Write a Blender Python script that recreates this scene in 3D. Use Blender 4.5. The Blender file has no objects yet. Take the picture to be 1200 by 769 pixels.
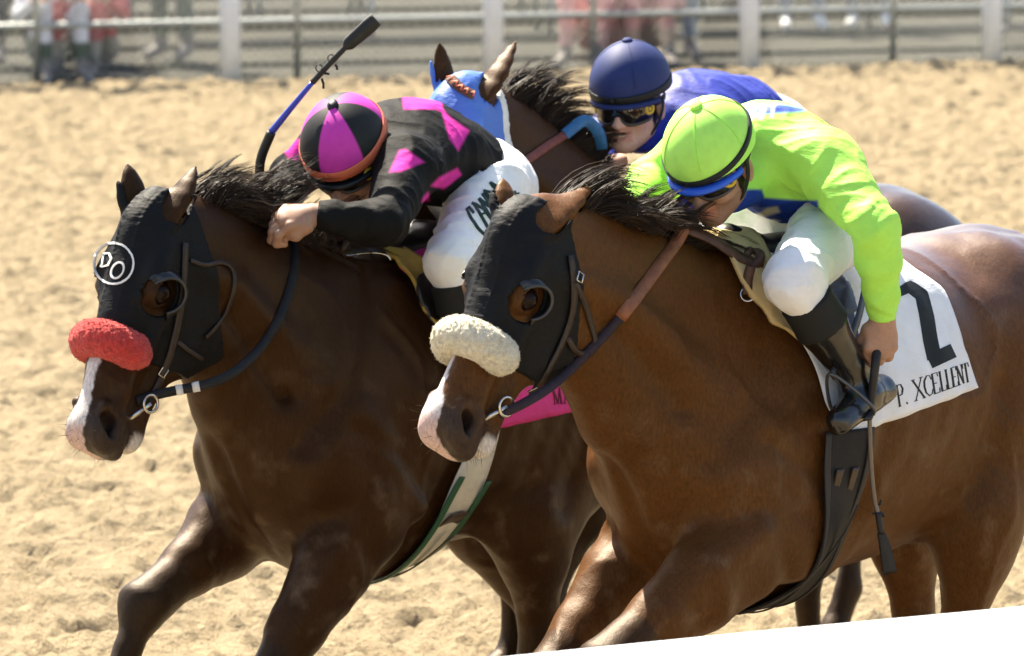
import bpy, bmesh, math, random
import numpy as np
from mathutils import Vector, Matrix

# ------------------------------------------------------------------ camera, sky, sun, exposure
random.seed(7)
RNG = np.random.default_rng(11)
scene = bpy.context.scene
FPX = 6120.0                       # focal length in pixels of a 1200 px wide frame
PITCH = math.radians(7.2)
CAM = np.array([0.0, 0.0, 2.9])
cd = bpy.data.cameras.new('camera')
cam = bpy.data.objects.new('camera', cd)
scene.collection.objects.link(cam)
cam.location = CAM
cam.rotation_euler = (math.pi / 2 - PITCH, 0, 0)
cd.sensor_width = 36.0
cd.lens = FPX / 1200.0 * 36.0
cd.clip_start = 0.5
cd.clip_end = 3000
cd.dof.use_dof = True
cd.dof.focus_distance = 11.9
cd.dof.aperture_fstop = 6.8
scene.camera = cam

SUN = np.array([-0.30, 0.52, 0.80])
SUN = SUN / np.linalg.norm(SUN)
world = bpy.data.worlds.new('World')
scene.world = world
world.use_nodes = True
wn = world.node_tree
sky = wn.nodes.new('ShaderNodeTexSky')
sky.sky_type = 'NISHITA'
sky.sun_disc = False
sky.sun_elevation = math.asin(SUN[2])
sky.sun_rotation = math.atan2(SUN[0], SUN[1])
sky.dust_density = 2.0
wn.links.new(sky.outputs[0], wn.nodes['Background'].inputs[0])
wn.nodes['Background'].inputs[1].default_value = 0.078
sl = bpy.data.lights.new('sun', 'SUN')
sl.energy = 5.0
sl.angle = math.radians(0.53)
sl.color = (1.0, 0.91, 0.75)
sun = bpy.data.objects.new('sun', sl)
scene.collection.objects.link(sun)
sun.rotation_euler = Vector(SUN).to_track_quat('Z', 'Y').to_euler()
scene.view_settings.view_transform = 'Standard'
scene.view_settings.look = 'None'
scene.view_settings.exposure = 1.72
scene.view_settings.gamma = 1.0
scene.view_settings.use_curve_mapping = False
scene.render.engine = 'CYCLES'
scene.cycles.use_denoising = True
scene.cycles.max_bounces = 6
scene.cycles.transparent_max_bounces = 8

# ------------------------------------------------------------------ helpers: rays and frames
RIGHT = np.array([1.0, 0, 0])
FWD = np.array([0, math.cos(PITCH), -math.sin(PITCH)])
UPV = np.array([0, math.sin(PITCH), math.cos(PITCH)])


def nrm(v):
    v = np.asarray(v, float)
    return v / np.linalg.norm(v)


def ray(px, py):
    return FWD + RIGHT * (px - 600) / FPX - UPV * (py - 384.5) / FPX


def at(px, py, dist):
    """world point seen at that place of the photo, at a distance along world Y"""
    r = ray(px, py)
    return CAM + r * dist / r[1]


def ground_at(px, py, z=0.0):
    r = ray(px, py)
    return CAM + r * ((z - CAM[2]) / r[2])


class Frame:
    """a local frame: x forward, y left, z up, standing on the ground"""
    def __init__(s, heading, wpx, dist):
        a = math.radians(heading)
        w = at(wpx[0], wpx[1], dist)
        s.O = w * np.array([1, 1, 0])
        s.zw = w[2]
        s.F = np.array([-math.cos(a), -math.sin(a), 0])
        s.L = np.array([math.sin(a), -math.cos(a), 0])
        s.rot = math.pi + a
        s.M = np.array([s.F, s.L, [0, 0, 1.0]])
        s.cam = s.tol(CAM)

    def tol(s, p):
        return (np.asarray(p, float) - s.O) @ s.M.T

    def tow(s, p):
        return np.asarray(p, float) @ s.M + s.O

    def vec(s, r, u, t):
        """local direction from (right, up, towards the camera)"""
        return nrm((RIGHT * r + np.array([0, 0, 1.0]) * u + np.array([0, -1.0, 0]) * t) @ s.M.T)

    def P(s, px, py, lat):
        r = ray(px, py) @ s.M.T
        t = (lat - s.cam[1]) / r[1]
        return s.cam + r * t

    def D(s, px, py, dist):
        return s.tol(at(px, py, dist))


# ------------------------------------------------------------------ helpers: numpy noise
def _hash(i, j, k, seed):
    u = np.uint32
    n = i.astype(u) * u(374761393) + j.astype(u) * u(668265263) + k.astype(u) * u(2147483647) + u((seed * 974634777) & 0xFFFFFFFF)
    n = (n ^ (n >> u(13))) * u(1274126177)
    n = n ^ (n >> u(16))
    return (n & u(0xFFFF)).astype(np.float32) / np.float32(32767.5) - np.float32(1.0)


def vnoise(P, scale=1.0, seed=0):
    Q = np.asarray(P, np.float32) * np.float32(scale)
    I = np.floor(Q)
    f = Q - I
    I = I.astype(np.int32)
    f = f * f * (3 - 2 * f)
    out = 0
    for dx in (0, 1):
        for dy in (0, 1):
            for dz in (0, 1):
                w = (f[:, 0] if dx else 1 - f[:, 0]) * (f[:, 1] if dy else 1 - f[:, 1]) * (f[:, 2] if dz else 1 - f[:, 2])
                out = out + w * _hash(I[:, 0] + dx, I[:, 1] + dy, I[:, 2] + dz, seed)
    return out


def fbm(P, scale, octaves=3, seed=0):
    o = 0
    a = 1.0
    for i in range(octaves):
        o = o + a * vnoise(P, scale, seed + i * 17)
        a *= 0.5
        scale *= 2.03
    return o


# ------------------------------------------------------------------ helpers: smooth solids
def smin(a, b, k):
    if k <= 0:
        return np.minimum(a, b)
    h = np.clip(0.5 + 0.5 * (b - a) / k, 0, 1)
    return b + (a - b) * h - k * h * (1 - h)


class Solid:
    def __init__(s):
        s.p = []
        s.post = []

    def ell(s, c, r, axes=None, k=0.03, op=1):
        c = np.asarray(c, np.float32)
        r = np.asarray(r, np.float32)
        A = np.eye(3, dtype=np.float32) if axes is None else np.asarray(axes, np.float32)
        ext = np.sqrt(((A * r[:, None]) ** 2).sum(0))

        def fn(P):
            q = (P - c) @ A.T
            k0 = np.sqrt(((q / r) ** 2).sum(1)) + 1e-9
            k1 = np.sqrt(((q / r ** 2) ** 2).sum(1)) + 1e-9
            return k0 * (k0 - 1) / k1
        s.p.append((fn, c - ext, c + ext, k, op))
        return s

    def rc(s, a, b, ra, rb, flat=None, k=0.03, op=1):
        a = np.asarray(a, np.float32)
        b = np.asarray(b, np.float32)
        ra, rb = np.float32(ra), np.float32(rb)
        R = max(ra, rb)
        if flat is not None:
            n, sc = nrm(flat[0]).astype(np.float32), np.float32(flat[1])
            R *= max(1, sc)

        def fn(P):
            P = P - a
            d = b - a
            m = 1.0
            if flat is not None:
                P = P + ((1 / sc - 1) * (P @ n))[:, None] * n
                d = d + (1 / sc - 1) * (d @ n) * n
                m = 0.5 + 0.5 * min(sc, 1)
            t = np.clip((P @ d) / (d @ d + 1e-12), 0, 1)
            q = P - t[:, None] * d
            return (np.sqrt((q * q).sum(1)) - (ra + t * (rb - ra))) * m
        s.p.append((fn, np.minimum(a, b) - R, np.maximum(a, b) + R, k, op))
        return s

    def chain(s, pts, rad, flat=None, k=0.03, op=1, n=0):
        pts = [np.asarray(p, float) for p in pts]
        rad = list(rad)
        if n:
            pts, rad = spline(pts, n, rad)
        fl = flat if isinstance(flat, list) else [flat] * (len(pts) - 1)
        segs = [Solid().rc(pts[i], pts[i + 1], rad[i], rad[i + 1], fl[i]).p[0] for i in range(len(pts) - 1)]
        lo = np.min([g[1] for g in segs], 0)
        hi = np.max([g[2] for g in segs], 0)

        def fn(P):
            o = segs[0][0](P)
            for g in segs[1:]:
                o = smin(o, g[0](P), 0.012)
            return o
        s.p.append((fn, lo, hi, k, op))
        return s

    def add(s, other):
        s.p += other.p
        return s

    def ev(s, P):
        P = np.asarray(P, np.float32)
        n = len(P)
        d = np.full(n, 0.3, np.float32)
        CH = 16384
        for i in range(0, n, CH):
            Q = P[i:i + CH]
            o = d[i:i + CH]
            ql, qh = Q.min(0), Q.max(0)
            for fn, lo, hi, k, op in s.p:
                m = 0.05 + k
                lo_, hi_ = lo - m, hi + m
                if (ql > hi_).any() or (qh < lo_).any():
                    continue
                idx = np.nonzero(((Q > lo_) & (Q < hi_)).all(1))[0]
                if len(idx) == 0:
                    continue
                v = fn(Q[idx])
                w = o[idx]
                o[idx] = smin(w, v, k) if op > 0 else -smin(-w, v, k)
        for f in s.post:
            idx = np.nonzero(np.abs(d) < 0.045)[0]
            if len(idx):
                d[idx] = f(P[idx], d[idx])
        return d

    def bounds(s):
        lo = np.min([g[1] for g in s.p if g[4] > 0], 0)
        hi = np.max([g[2] for g in s.p if g[4] > 0], 0)
        return lo - 0.03, hi + 0.03


def polygonize(ev, lo, hi, h):
    """surface nets of a signed field; blocks of 4 cells are skipped away from the surface"""
    lo = np.asarray(lo, float)
    nb = np.ceil((np.asarray(hi) - lo) / (4 * h)).astype(int) + 1
    bi = np.stack(np.meshgrid(*[np.arange(n) for n in nb], indexing='ij'), -1).reshape(-1, 3)
    bd = ev(lo + (bi * 4 + 1.5) * h)
    act = np.abs(bd) < 4 * h * 1.3
    sg = np.where(bd < 0, -1.0, 1.0).reshape(nb)
    f = np.repeat(np.repeat(np.repeat(sg, 4, 0), 4, 1), 4, 2).astype(np.float32)
    off = np.stack(np.meshgrid(*[np.arange(4)] * 3, indexing='ij'), -1).reshape(-1, 3)
    fi = (bi[act][:, None, :] * 4 + off[None]).reshape(-1, 3)
    f[fi[:, 0], fi[:, 1], fi[:, 2]] = ev(lo + fi * h)
    f[f == 0] = 1e-7
    ins = f < 0
    c = np.zeros(tuple(np.array(f.shape) - 1), np.int8)
    for d in np.ndindex(2, 2, 2):
        c += ins[d[0]:f.shape[0] - 1 + d[0], d[1]:f.shape[1] - 1 + d[1], d[2]:f.shape[2] - 1 + d[2]]
    cells = np.argwhere((c > 0) & (c < 8))
    if len(cells) == 0:
        return np.zeros((0, 3)), np.zeros((0, 4), int)
    vid = np.full(c.shape, -1, np.int32)
    vid[cells[:, 0], cells[:, 1], cells[:, 2]] = np.arange(len(cells))
    acc = np.zeros((len(cells), 3))
    cnt = np.zeros(len(cells))
    for ax in range(3):
        o1, o2 = [a for a in range(3) if a != ax]
        for i in (0, 1):
            for j in (0, 1):
                d = np.zeros(3, int)
                d[o1] = i
                d[o2] = j
                e = np.zeros(3, int)
                e[ax] = 1
                A = cells + d
                B = A + e
                va = f[A[:, 0], A[:, 1], A[:, 2]].astype(float)
                vb = f[B[:, 0], B[:, 1], B[:, 2]].astype(float)
                x = (va < 0) != (vb < 0)
                t = np.where(x, va / np.where(x, va - vb, 1), 0)
                p = A + t[:, None] * e
                acc += np.where(x[:, None], p, 0)
                cnt += x
    V = lo + acc / cnt[:, None] * h
    faces = []
    for ax in range(3):
        o1, o2 = [(1, 2), (2, 0), (0, 1)][ax]
        sl0 = [slice(None)] * 3
        sl1 = [slice(None)] * 3
        sl0[ax] = slice(0, -1)
        sl1[ax] = slice(1, None)
        x = ins[tuple(sl0)] != ins[tuple(sl1)]
        E = np.argwhere(x)
        E = E[(E[:, o1] > 0) & (E[:, o2] > 0) & (E[:, o1] < c.shape[o1]) & (E[:, o2] < c.shape[o2])]
        if len(E) == 0:
            continue
        up = ins[E[:, 0], E[:, 1], E[:, 2]]
        q = []
        for (i, j) in ((0, 0), (1, 0), (1, 1), (0, 1)):
            C = E.copy()
            C[:, o1] -= 1 - i
            C[:, o2] -= 1 - j
            q.append(vid[C[:, 0], C[:, 1], C[:, 2]])
        Q = np.stack(q, 1)
        Q[~up] = Q[~up][:, ::-1]
        faces.append(Q[(Q >= 0).all(1)])
    return V, np.concatenate(faces)


def relax(ev, V, it=2):
    """pull the vertices onto the zero level"""
    for _ in range(it):
        d = ev(V)
        g = np.stack([ev(V + e) - ev(V - e) for e in np.eye(3) * 0.002], 1) / 0.004
        V = V - np.clip(d / np.maximum((g * g).sum(1), 0.2), -0.004, 0.004)[:, None] * g
    return V


def spline(pts, n=8, extra=None):
    """Catmull-Rom through pts; extra is a list of values per point carried along"""
    P = np.asarray(pts, float)
    E = None if extra is None else np.asarray(extra, float)
    out, eo = [], []
    m = len(P)
    for i in range(m - 1):
        p0, p1, p2, p3 = P[max(i - 1, 0)], P[i], P[i + 1], P[min(i + 2, m - 1)]
        for t in np.arange(n) / n:
            out.append(0.5 * (2 * p1 + (p2 - p0) * t + (2 * p0 - 5 * p1 + 4 * p2 - p3) * t * t + (3 * p1 - p0 - 3 * p2 + p3) * t ** 3))
            if E is not None:
                eo.append(E[i] + (E[i + 1] - E[i]) * t)
    out.append(P[-1])
    if E is None:
        return out
    eo.append(E[-1])
    return out, eo


# ------------------------------------------------------------------ helpers: objects
def mesh_from(name, V, Fc, smooth=True, col=None, mats=None, fmat=None):
    me = bpy.data.meshes.new(name)
    V = np.asarray(V, float)
    if isinstance(Fc, np.ndarray) and Fc.ndim == 2:
        k = Fc.shape[1]
        me.vertices.add(len(V))
        me.vertices.foreach_set('co', V.astype(np.float32).ravel())
        me.loops.add(Fc.size)
        me.loops.foreach_set('vertex_index', Fc.astype(np.int32).ravel())
        me.polygons.add(len(Fc))
        me.polygons.foreach_set('loop_start', (np.arange(len(Fc)) * k).astype(np.int32))
        me.polygons.foreach_set('loop_total', np.full(len(Fc), k, np.int32))
        me.update(calc_edges=True)
        me.validate()
    else:
        me.from_pydata([tuple(v) for v in V], [], [tuple(int(i) for i in f) for f in Fc])
    if len(me.polygons):
        me.polygons.foreach_set('use_smooth', np.full(len(me.polygons), bool(smooth)))
    if col is not None and len(me.vertices) == len(col):
        a = me.color_attributes.new('Col', 'FLOAT_COLOR', 'POINT')
        c4 = np.ones((len(V), 4), np.float32)
        c4[:, :np.shape(col)[1]] = col
        a.data.foreach_set('color', c4.ravel())
    for m in (mats or []):
        me.materials.append(m)
    if fmat is not None and len(fmat) == len(me.polygons):
        me.polygons.foreach_set('material_index', np.asarray(fmat, np.int32))
    return me


def link(name, me, parent=None):
    o = bpy.data.objects.new(name, me)
    scene.collection.objects.link(o)
    if parent is not None:
        o.parent = parent
    return o


class Thing:
    """an Empty at the base of the thing; parts are given in the frame's own coordinates"""
    def __init__(s, name, label, cat, fr=None, base=(0, 0, 0), group=None, kind=None):
        s.fr = fr
        s.base = np.asarray(base, float)
        s.o = bpy.data.objects.new(name, None)
        s.o.empty_display_size = 0.1
        scene.collection.objects.link(s.o)
        if fr is None:
            s.o.location = s.base
        else:
            s.o.location = fr.tow(s.base)
            s.o.rotation_euler = (0, 0, fr.rot)
        s.o['label'] = label
        s.o['category'] = cat
        if group:
            s.o['group'] = group
        if kind:
            s.o['kind'] = kind

    def part(s, name, V, Fc, mat, smooth=True, col=None, fmat=None, parent=None, label=None):
        mats = mat if isinstance(mat, list) else [mat]
        me = mesh_from(name, np.asarray(V, float) - s.base, Fc, smooth, col, mats, fmat)
        o = link(name, me, parent or s.o)
        if label:
            o['label'] = label
        return o


def join(parts):
    V, Fc, n = [], [], 0
    for v, f in parts:
        V.append(np.asarray(v, float))
        Fc += [tuple(int(i) + n for i in q) for q in f]
        n += len(v)
    return np.concatenate(V), Fc


def ortho(t, ref):
    t = nrm(t)
    n = np.asarray(ref, float) - t * np.dot(ref, t)
    if np.linalg.norm(n) < 1e-6:
        n = np.cross(t, [1, 0.3, 0.2])
    return nrm(n)


def tube(pts, rad, sides=8, caps=True):
    pts = np.asarray(pts, float)
    m = len(pts)
    rad = np.full(m, rad, float) if np.isscalar(rad) else np.asarray(rad, float)
    T = np.gradient(pts, axis=0)
    V = []
    ref = np.array([0.1, 0.2, 1.0])
    for i in range(m):
        n = ortho(T[i], ref)
        ref = n
        b = np.cross(nrm(T[i]), n)
        for j in range(sides):
            a = 2 * math.pi * j / sides
            V.append(pts[i] + rad[i] * (n * math.cos(a) + b * math.sin(a)))
    Fc = []
    for i in range(m - 1):
        for j in range(sides):
            k = (j + 1) % sides
            Fc.append((i * sides + j, i * sides + k, (i + 1) * sides + k, (i + 1) * sides + j))
    if caps:
        Fc.append(tuple(range(sides))[::-1])
        Fc.append(tuple((m - 1) * sides + j for j in range(sides)))
    return V, Fc


def strap(pts, nor, width, thick):
    """a flat band along pts; nor = outward normal per point"""
    pts = np.asarray(pts, float)
    m = len(pts)
    nor = np.broadcast_to(np.asarray(nor, float), (m, 3))
    w = np.full(m, width, float) if np.isscalar(width) else np.asarray(width, float)
    T = np.gradient(pts, axis=0)
    V = []
    prof = [(-1, -.35), (-.9, .5), (0, .62), (.9, .5), (1, -.35), (0, -.5)]
    for i in range(m):
        n = ortho(T[i], nor[i])
        b = np.cross(nrm(T[i]), n)
        for (x, y) in prof:
            V.append(pts[i] + b * x * w[i] / 2 + n * y * thick)
    s = len(prof)
    Fc = [(i * s + j, (i + 1) * s + j, (i + 1) * s + (j + 1) % s, i * s + (j + 1) % s) for i in range(m - 1) for j in range(s)]
    Fc += [tuple(range(s)), tuple((m - 1) * s + j for j in range(s))[::-1]]
    return V, Fc


def torus(c, n, R, r, seg=28, sides=8, arc=(0, 2 * math.pi), ref=(0, 0, 1), squash=1.0):
    n = nrm(n)
    a = ortho(n, ref)
    b = np.cross(n, a)
    full = abs(arc[1] - arc[0]) > 6.28
    t = np.linspace(arc[0], arc[1], seg, endpoint=not full)
    pts = [np.asarray(c) + R * (a * math.cos(x) * squash + b * math.sin(x)) for x in t]
    if not full:
        return tube(pts, r, sides)
    V, Fc = [], []
    for i, x in enumerate(t):
        d = a * math.cos(x) + b * math.sin(x)
        for j in range(sides):
            y = 2 * math.pi * j / sides
            V.append(pts[i] + r * (d * math.cos(y) + n * math.sin(y)))
    for i in range(seg):
        for j in range(sides):
            Fc.append((i * sides + j, ((i + 1) % seg) * sides + j, ((i + 1) % seg) * sides + (j + 1) % sides, i * sides + (j + 1) % sides))
    return V, Fc


def box(c, size, axes=None):
    A = np.eye(3) if axes is None else np.asarray(axes, float)
    V = [np.asarray(c, float) + (np.array([x, y, z]) * np.asarray(size) / 2) @ A for x in (-1, 1) for y in (-1, 1) for z in (-1, 1)]
    return V, [(0, 1, 3, 2), (4, 6, 7, 5), (0, 4, 5, 1), (2, 3, 7, 6), (0, 2, 6, 4), (1, 5, 7, 3)]


def sphere(c, r, axes=None, seg=20, rings=12, v0=0.0, v1=math.pi):
    """ellipsoid (part between the polar angles v0, v1, pole along axes[2])"""
    A = np.eye(3) if axes is None else np.asarray(axes, float)
    r = np.full(3, r) if np.isscalar(r) else np.asarray(r, float)
    V, Fc = [], []
    for i in range(rings + 1):
        v = v0 + (v1 - v0) * i / rings
        for j in range(seg):
            u = 2 * math.pi * j / seg
            V.append(np.asarray(c, float) + (np.array([math.sin(v) * math.cos(u), math.sin(v) * math.sin(u), math.cos(v)]) * r) @ A)
    for i in range(rings):
        for j in range(seg):
            k = (j + 1) % seg
            Fc.append((i * seg + j, (i + 1) * seg + j, (i + 1) * seg + k, i * seg + k))
    return V, Fc


# ------------------------------------------------------------------ materials
def material(name, color=(0.5, 0.5, 0.5), rough=0.6, spec=0.4, vcol=False, gloss=False, noise=None, bump=None, metal=0.0, sheen=0.0, coat=0.0,
             sss=0.0, trans=0.0, alpha=1.0, wear=None, tint=None, coat_rough=.03):
    """noise=(scale, amount[, stretch]); bump=(scale, strength, distance[, stretch]); wear=(colour, scale, threshold, amount)"""
    m = bpy.data.materials.new(name)
    m.use_nodes = True
    nt = m.node_tree
    N, Lk = nt.nodes, nt.links
    b = N['Principled BSDF']
    tc = N.new('ShaderNodeTexCoord')

    def tex(scale, detail, stretch=None, rough_=0.6):
        mp = N.new('ShaderNodeMapping')
        Lk.new(tc.outputs['Object'], mp.inputs[0])
        mp.inputs['Scale'].default_value = stretch or (1, 1, 1)
        t = N.new('ShaderNodeTexNoise')
        t.inputs['Scale'].default_value = scale
        t.inputs['Detail'].default_value = detail
        t.inputs['Roughness'].default_value = rough_
        Lk.new(mp.outputs[0], t.inputs['Vector'])
        return t
    src = None
    if vcol:
        at_ = N.new('ShaderNodeVertexColor')
        at_.layer_name = 'Col'
        src = at_.outputs[0]
        if gloss:
            gm = N.new('ShaderNodeMath')
            gm.operation = 'MULTIPLY'
            gm.inputs[1].default_value = coat
            Lk.new(at_.outputs[1], gm.inputs[0])
            Lk.new(gm.outputs[0], b.inputs['Coat Weight'])
    if noise:
        t = tex(noise[0], 5, noise[2] if len(noise) > 2 else None)
        mr = N.new('ShaderNodeMapRange')
        mr.inputs[1].default_value = 0.3
        mr.inputs[2].default_value = 0.7
        mr.inputs[3].default_value = 1 - noise[1]
        mr.inputs[4].default_value = 1 + noise[1]
        Lk.new(t.outputs[0], mr.inputs[0])
        mx = N.new('ShaderNodeMix')
        mx.data_type = 'RGBA'
        mx.blend_type = 'MULTIPLY'
        mx.inputs[0].default_value = 1.0
        if src is not None:
            Lk.new(src, mx.inputs[6])
        else:
            mx.inputs[6].default_value = (*color, 1)
        Lk.new(mr.outputs[0], mx.inputs[7])
        src = mx.outputs[2]
    if wear:
        t = tex(wear[1], 6)
        mr = N.new('ShaderNodeMapRange')
        mr.inputs[1].default_value = wear[2]
        mr.inputs[2].default_value = wear[2] + 0.15
        mr.inputs[4].default_value = wear[3]
        Lk.new(t.outputs[0], mr.inputs[0])
        mx = N.new('ShaderNodeMix')
        mx.data_type = 'RGBA'
        Lk.new(mr.outputs[0], mx.inputs[0])
        if src is not None:
            Lk.new(src, mx.inputs[6])
        else:
            mx.inputs[6].default_value = (*color, 1)
        mx.inputs[7].default_value = (*wear[0], 1)
        src = mx.outputs[2]
    if src is not None:
        Lk.new(src, b.inputs['Base Color'])
    else:
        b.inputs['Base Color'].default_value = (*color, 1)
    b.inputs['Roughness'].default_value = rough
    b.inputs['Specular IOR Level'].default_value = spec
    b.inputs['Metallic'].default_value = metal
    b.inputs['Sheen Weight'].default_value = sheen
    b.inputs['Coat Weight'].default_value = coat
    b.inputs['Coat Roughness'].default_value = coat_rough
    if tint:
        b.inputs['Specular Tint'].default_value = (*tint, 1)
    b.inputs['Transmission Weight'].default_value = trans
    if sss:
        b.inputs['Subsurface Weight'].default_value = sss
        b.inputs['Subsurface Radius'].default_value = (0.01, 0.004, 0.002)
    b.inputs['Alpha'].default_value = alpha
    prev = None
    for bp in (bump if isinstance(bump, list) else [bump] if bump else []):
        t = tex(bp[0], 4, bp[3] if len(bp) > 3 else None)
        bn = N.new('ShaderNodeBump')
        bn.inputs['Strength'].default_value = bp[1]
        bn.inputs['Distance'].default_value = bp[2]
        Lk.new(t.outputs[0], bn.inputs['Height'])
        if prev is not None:
            Lk.new(prev, bn.inputs['Normal'])
        prev = bn.outputs[0]
    if prev is not None:
        Lk.new(prev, b.inputs['Normal'])
    return m


def cloth_mat(name, color, vcol=False, rough=0.75, spec=0.25, sheen=0.0, weave=900, fold=None, trans=0.0):
    bl = [(weave, 0.25, 0.001)]
    if fold:
        bl.append(fold)
        bl.append((17, .35, .014, (1.0, .35, 1.7)))
    return material(name, color, rough, spec, vcol=vcol, noise=(14, 0.06), bump=bl, sheen=sheen)
# ------------------------------------------------------------------ the setting
def struct(name, V, Fc, mat, smooth=False, kind='structure'):
    o = link(name, mesh_from(name, V, Fc, smooth, mats=[mat] if not isinstance(mat, list) else mat))
    o['kind'] = kind
    return o


sand = material('track_sand', (.36, .285, .176), .95, .10, noise=(9, .10), bump=[(34, .8, .05), (90, .7, .02), (260, .4, .008)],
                wear=((.28, .21, .125), 6.0, .55, .5))
asphalt = material('apron_concrete', (.042, .038, .025), .9, .2, noise=(2.2, .35), bump=(90, .3, .01), wear=((.030, .028, .018), 1.6, .5, .6))
soil = material('ground_soil', (.20, .17, .10), .95, .1, noise=(.3, .3), bump=(8, .4, .05))
struct('ground', [(-900, -60, -.06), (900, -60, -.06), (900, 1800, -.06), (-900, 1800, -.06)], [(0, 1, 2, 3)], soil)
# far edge of the track follows the fence line
FL, FR = ground_at(0, 104), ground_at(1200, 76)
fdir = nrm(FR - FL)
fnor = np.array([-fdir[1], fdir[0], 0])
# track: churned sand, finer where the photo sees it
xs = np.concatenate([[-120, -40, -16], np.arange(-11, -4.2, .07), np.arange(-4.2, 4.2, .028), np.arange(4.2, 11.01, .07), [16, 40, 120]])
ts = np.concatenate([[0, .35, .58], np.linspace(.60, .997, 820), [1.0]])
nx_, nt_ = len(xs), len(ts)
Xg, Tg = np.meshgrid(xs, ts)
yfar = FL[1] + (Xg - FL[0]) * fdir[1] / fdir[0] - .15
Yg = -20 + (yfar + 20) * (.0 + Tg)
Pg = np.stack([Xg, Yg, np.zeros_like(Xg)], -1).reshape(-1, 3)
wob = Pg + .06 * np.stack([vnoise(Pg, 4, 1), vnoise(Pg, 4, 2), np.zeros(len(Pg))], 1)
hgt = .008 * vnoise(wob * [1, .8, 1], 1.6, 3) + .010 * np.maximum(vnoise(wob, 5.2, 4), -.35) + .020 * np.maximum(vnoise(wob, 11, 5), -.15) + .024 * np.maximum(vnoise(wob, 17, 6), -.15) + .026 * np.maximum(vnoise(wob, 29, 8), -.2)
pits = np.maximum(0, vnoise(wob * [1, 1.25, 1], 3.4, 9) - .5) * .08 + np.maximum(0, vnoise(wob * [1, 1.1, 1], 8.5, 19) - .25) * .070
fade = np.clip((10.9 - np.abs(Pg[:, 0])) / .8, 0, 1)
Pg[:, 2] = .02 + (hgt - pits + .012) * fade
i = np.arange(nt_ - 1)[:, None] * nx_ + np.arange(nx_ - 1)[None]
Q = np.stack([i, i + 1, i + nx_ + 1, i + nx_], -1).reshape(-1, 4)
struct('track', Pg, Q, sand, True)
a, b = FL - fdir * 120, FR + fdir * 120
a, b = a + fnor * .02, b + fnor * .02
STEPS = [(0, 0), (1.5, .035), (2.9, .07), (4.3, .105), (5.7, .14), (7.1, .175), (8.5, .21)]


def apron_z(off):
    return -.01 + max(z for o, z in STEPS if o <= off + 1e-6)


V, Fc = [], []
for k, (o, z) in enumerate(STEPS):
    o2 = STEPS[k + 1][0] if k + 1 < len(STEPS) else 80
    for q in ((o, z - (.035 if k else 0)), (o, z), (o2, z)):
        V += [a + fnor * q[0] + [0, 0, q[1] - .01], b + fnor * q[0] + [0, 0, q[1] - .01]]
n = len(V) // 2
Fc = [(2 * i, 2 * i + 1, 2 * i + 3, 2 * i + 2) for i in range(n - 1) if (V[2 * i] != V[2 * i + 2]).any()]
struct('apron', V, Fc, asphalt)

white_paint = material('white_paint', (.78, .81, .85), .45, .4, noise=(8, .05), bump=(60, .1, .004), wear=((.60, .58, .52), 9, .62, .4))
galv = material('galvanised_steel', (.42, .44, .42), .5, .5, metal=.6, noise=(20, .15))
# near rail of the track: a white sloping cover on posts
r0, r1 = ground_at(600, 771, 1.1), ground_at(1200, 713, 1.1)
rd = nrm(r1 - r0)
rn = np.array([-rd[1], rd[0], 0])
t = Thing('running_rail', 'broad white rail at the lower right, between the camera and the horses', 'rail', base=(r0 + rd * 1.2) * [1, 1, 0])
prof = [(0, 0), (-.012, .006), (-.05, .004), (-.30, -.10), (-.335, -.125), (-.34, -.15), (-.325, -.16), (-.06, -.07), (-.01, -.06), (.006, -.03)]
V, Fc = [], []
sta = np.linspace(-7, 9, 33)
for s_ in sta:
    w = .0016 * math.sin(s_ * 2.1) + .001 * math.sin(s_ * 5.3)
    for (u, z) in prof:
        V.append(r0 + rd * s_ + rn * u + np.array([0, 0, z + w]))
m_ = len(prof)
for k in range(len(sta) - 1):
    for j in range(m_):
        Fc.append((k * m_ + j, k * m_ + (j + 1) % m_, (k + 1) * m_ + (j + 1) % m_, (k + 1) * m_ + j))
Fc += [tuple(range(m_))[::-1], tuple((len(sta) - 1) * m_ + j for j in range(m_))]
t.part('cover', V, Fc, white_paint)
for s_ in (-5.6, -2.6, .4, 3.4, 6.4):
    p = r0 + rd * s_ + rn * -.17
    t.part('post', *tube([p * [1, 1, 0] + rn * -.25, p * [1, 1, 0] + rn * -.25 + [0, 0, .7], p + [0, 0, -.22] + rn * -.10, p + [0, 0, -.10]], .035, 10), white_paint)

# white posts along the far edge
t = Thing('post_and_rail_fence', 'white post fence along the far edge of the track', 'fence', base=FL)
zt = 1.25
posts = []
for px in (-1900, -1560, -1240, -930, -630, -330, -25, 270, 578, 878, 1162, 1450, 1730, 2000, 2270, 2530):
    r_ = ray(px, 90)
    p = CAM + r_ * (np.dot(FL + fnor * .02 - CAM, fnor) / np.dot(r_, fnor))
    p = np.array([p[0], p[1], 0])
    posts.append(p)
    V, Fc = [], []
    V, Fc = tube([p + [0, 0, -.05], p + [0, 0, .6], p + [0, 0, zt]], [.076, .073, .070], 14)
    t.part('post', V, Fc, white_paint)
for zr in (zt, .86):
    t.part('rail', *tube([posts[0] + [0, 0, zr] - fnor * .06, posts[8] + [0, 0, zr] - fnor * .06, posts[-1] + [0, 0, zr] - fnor * .06], .045, 12), white_paint)

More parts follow.
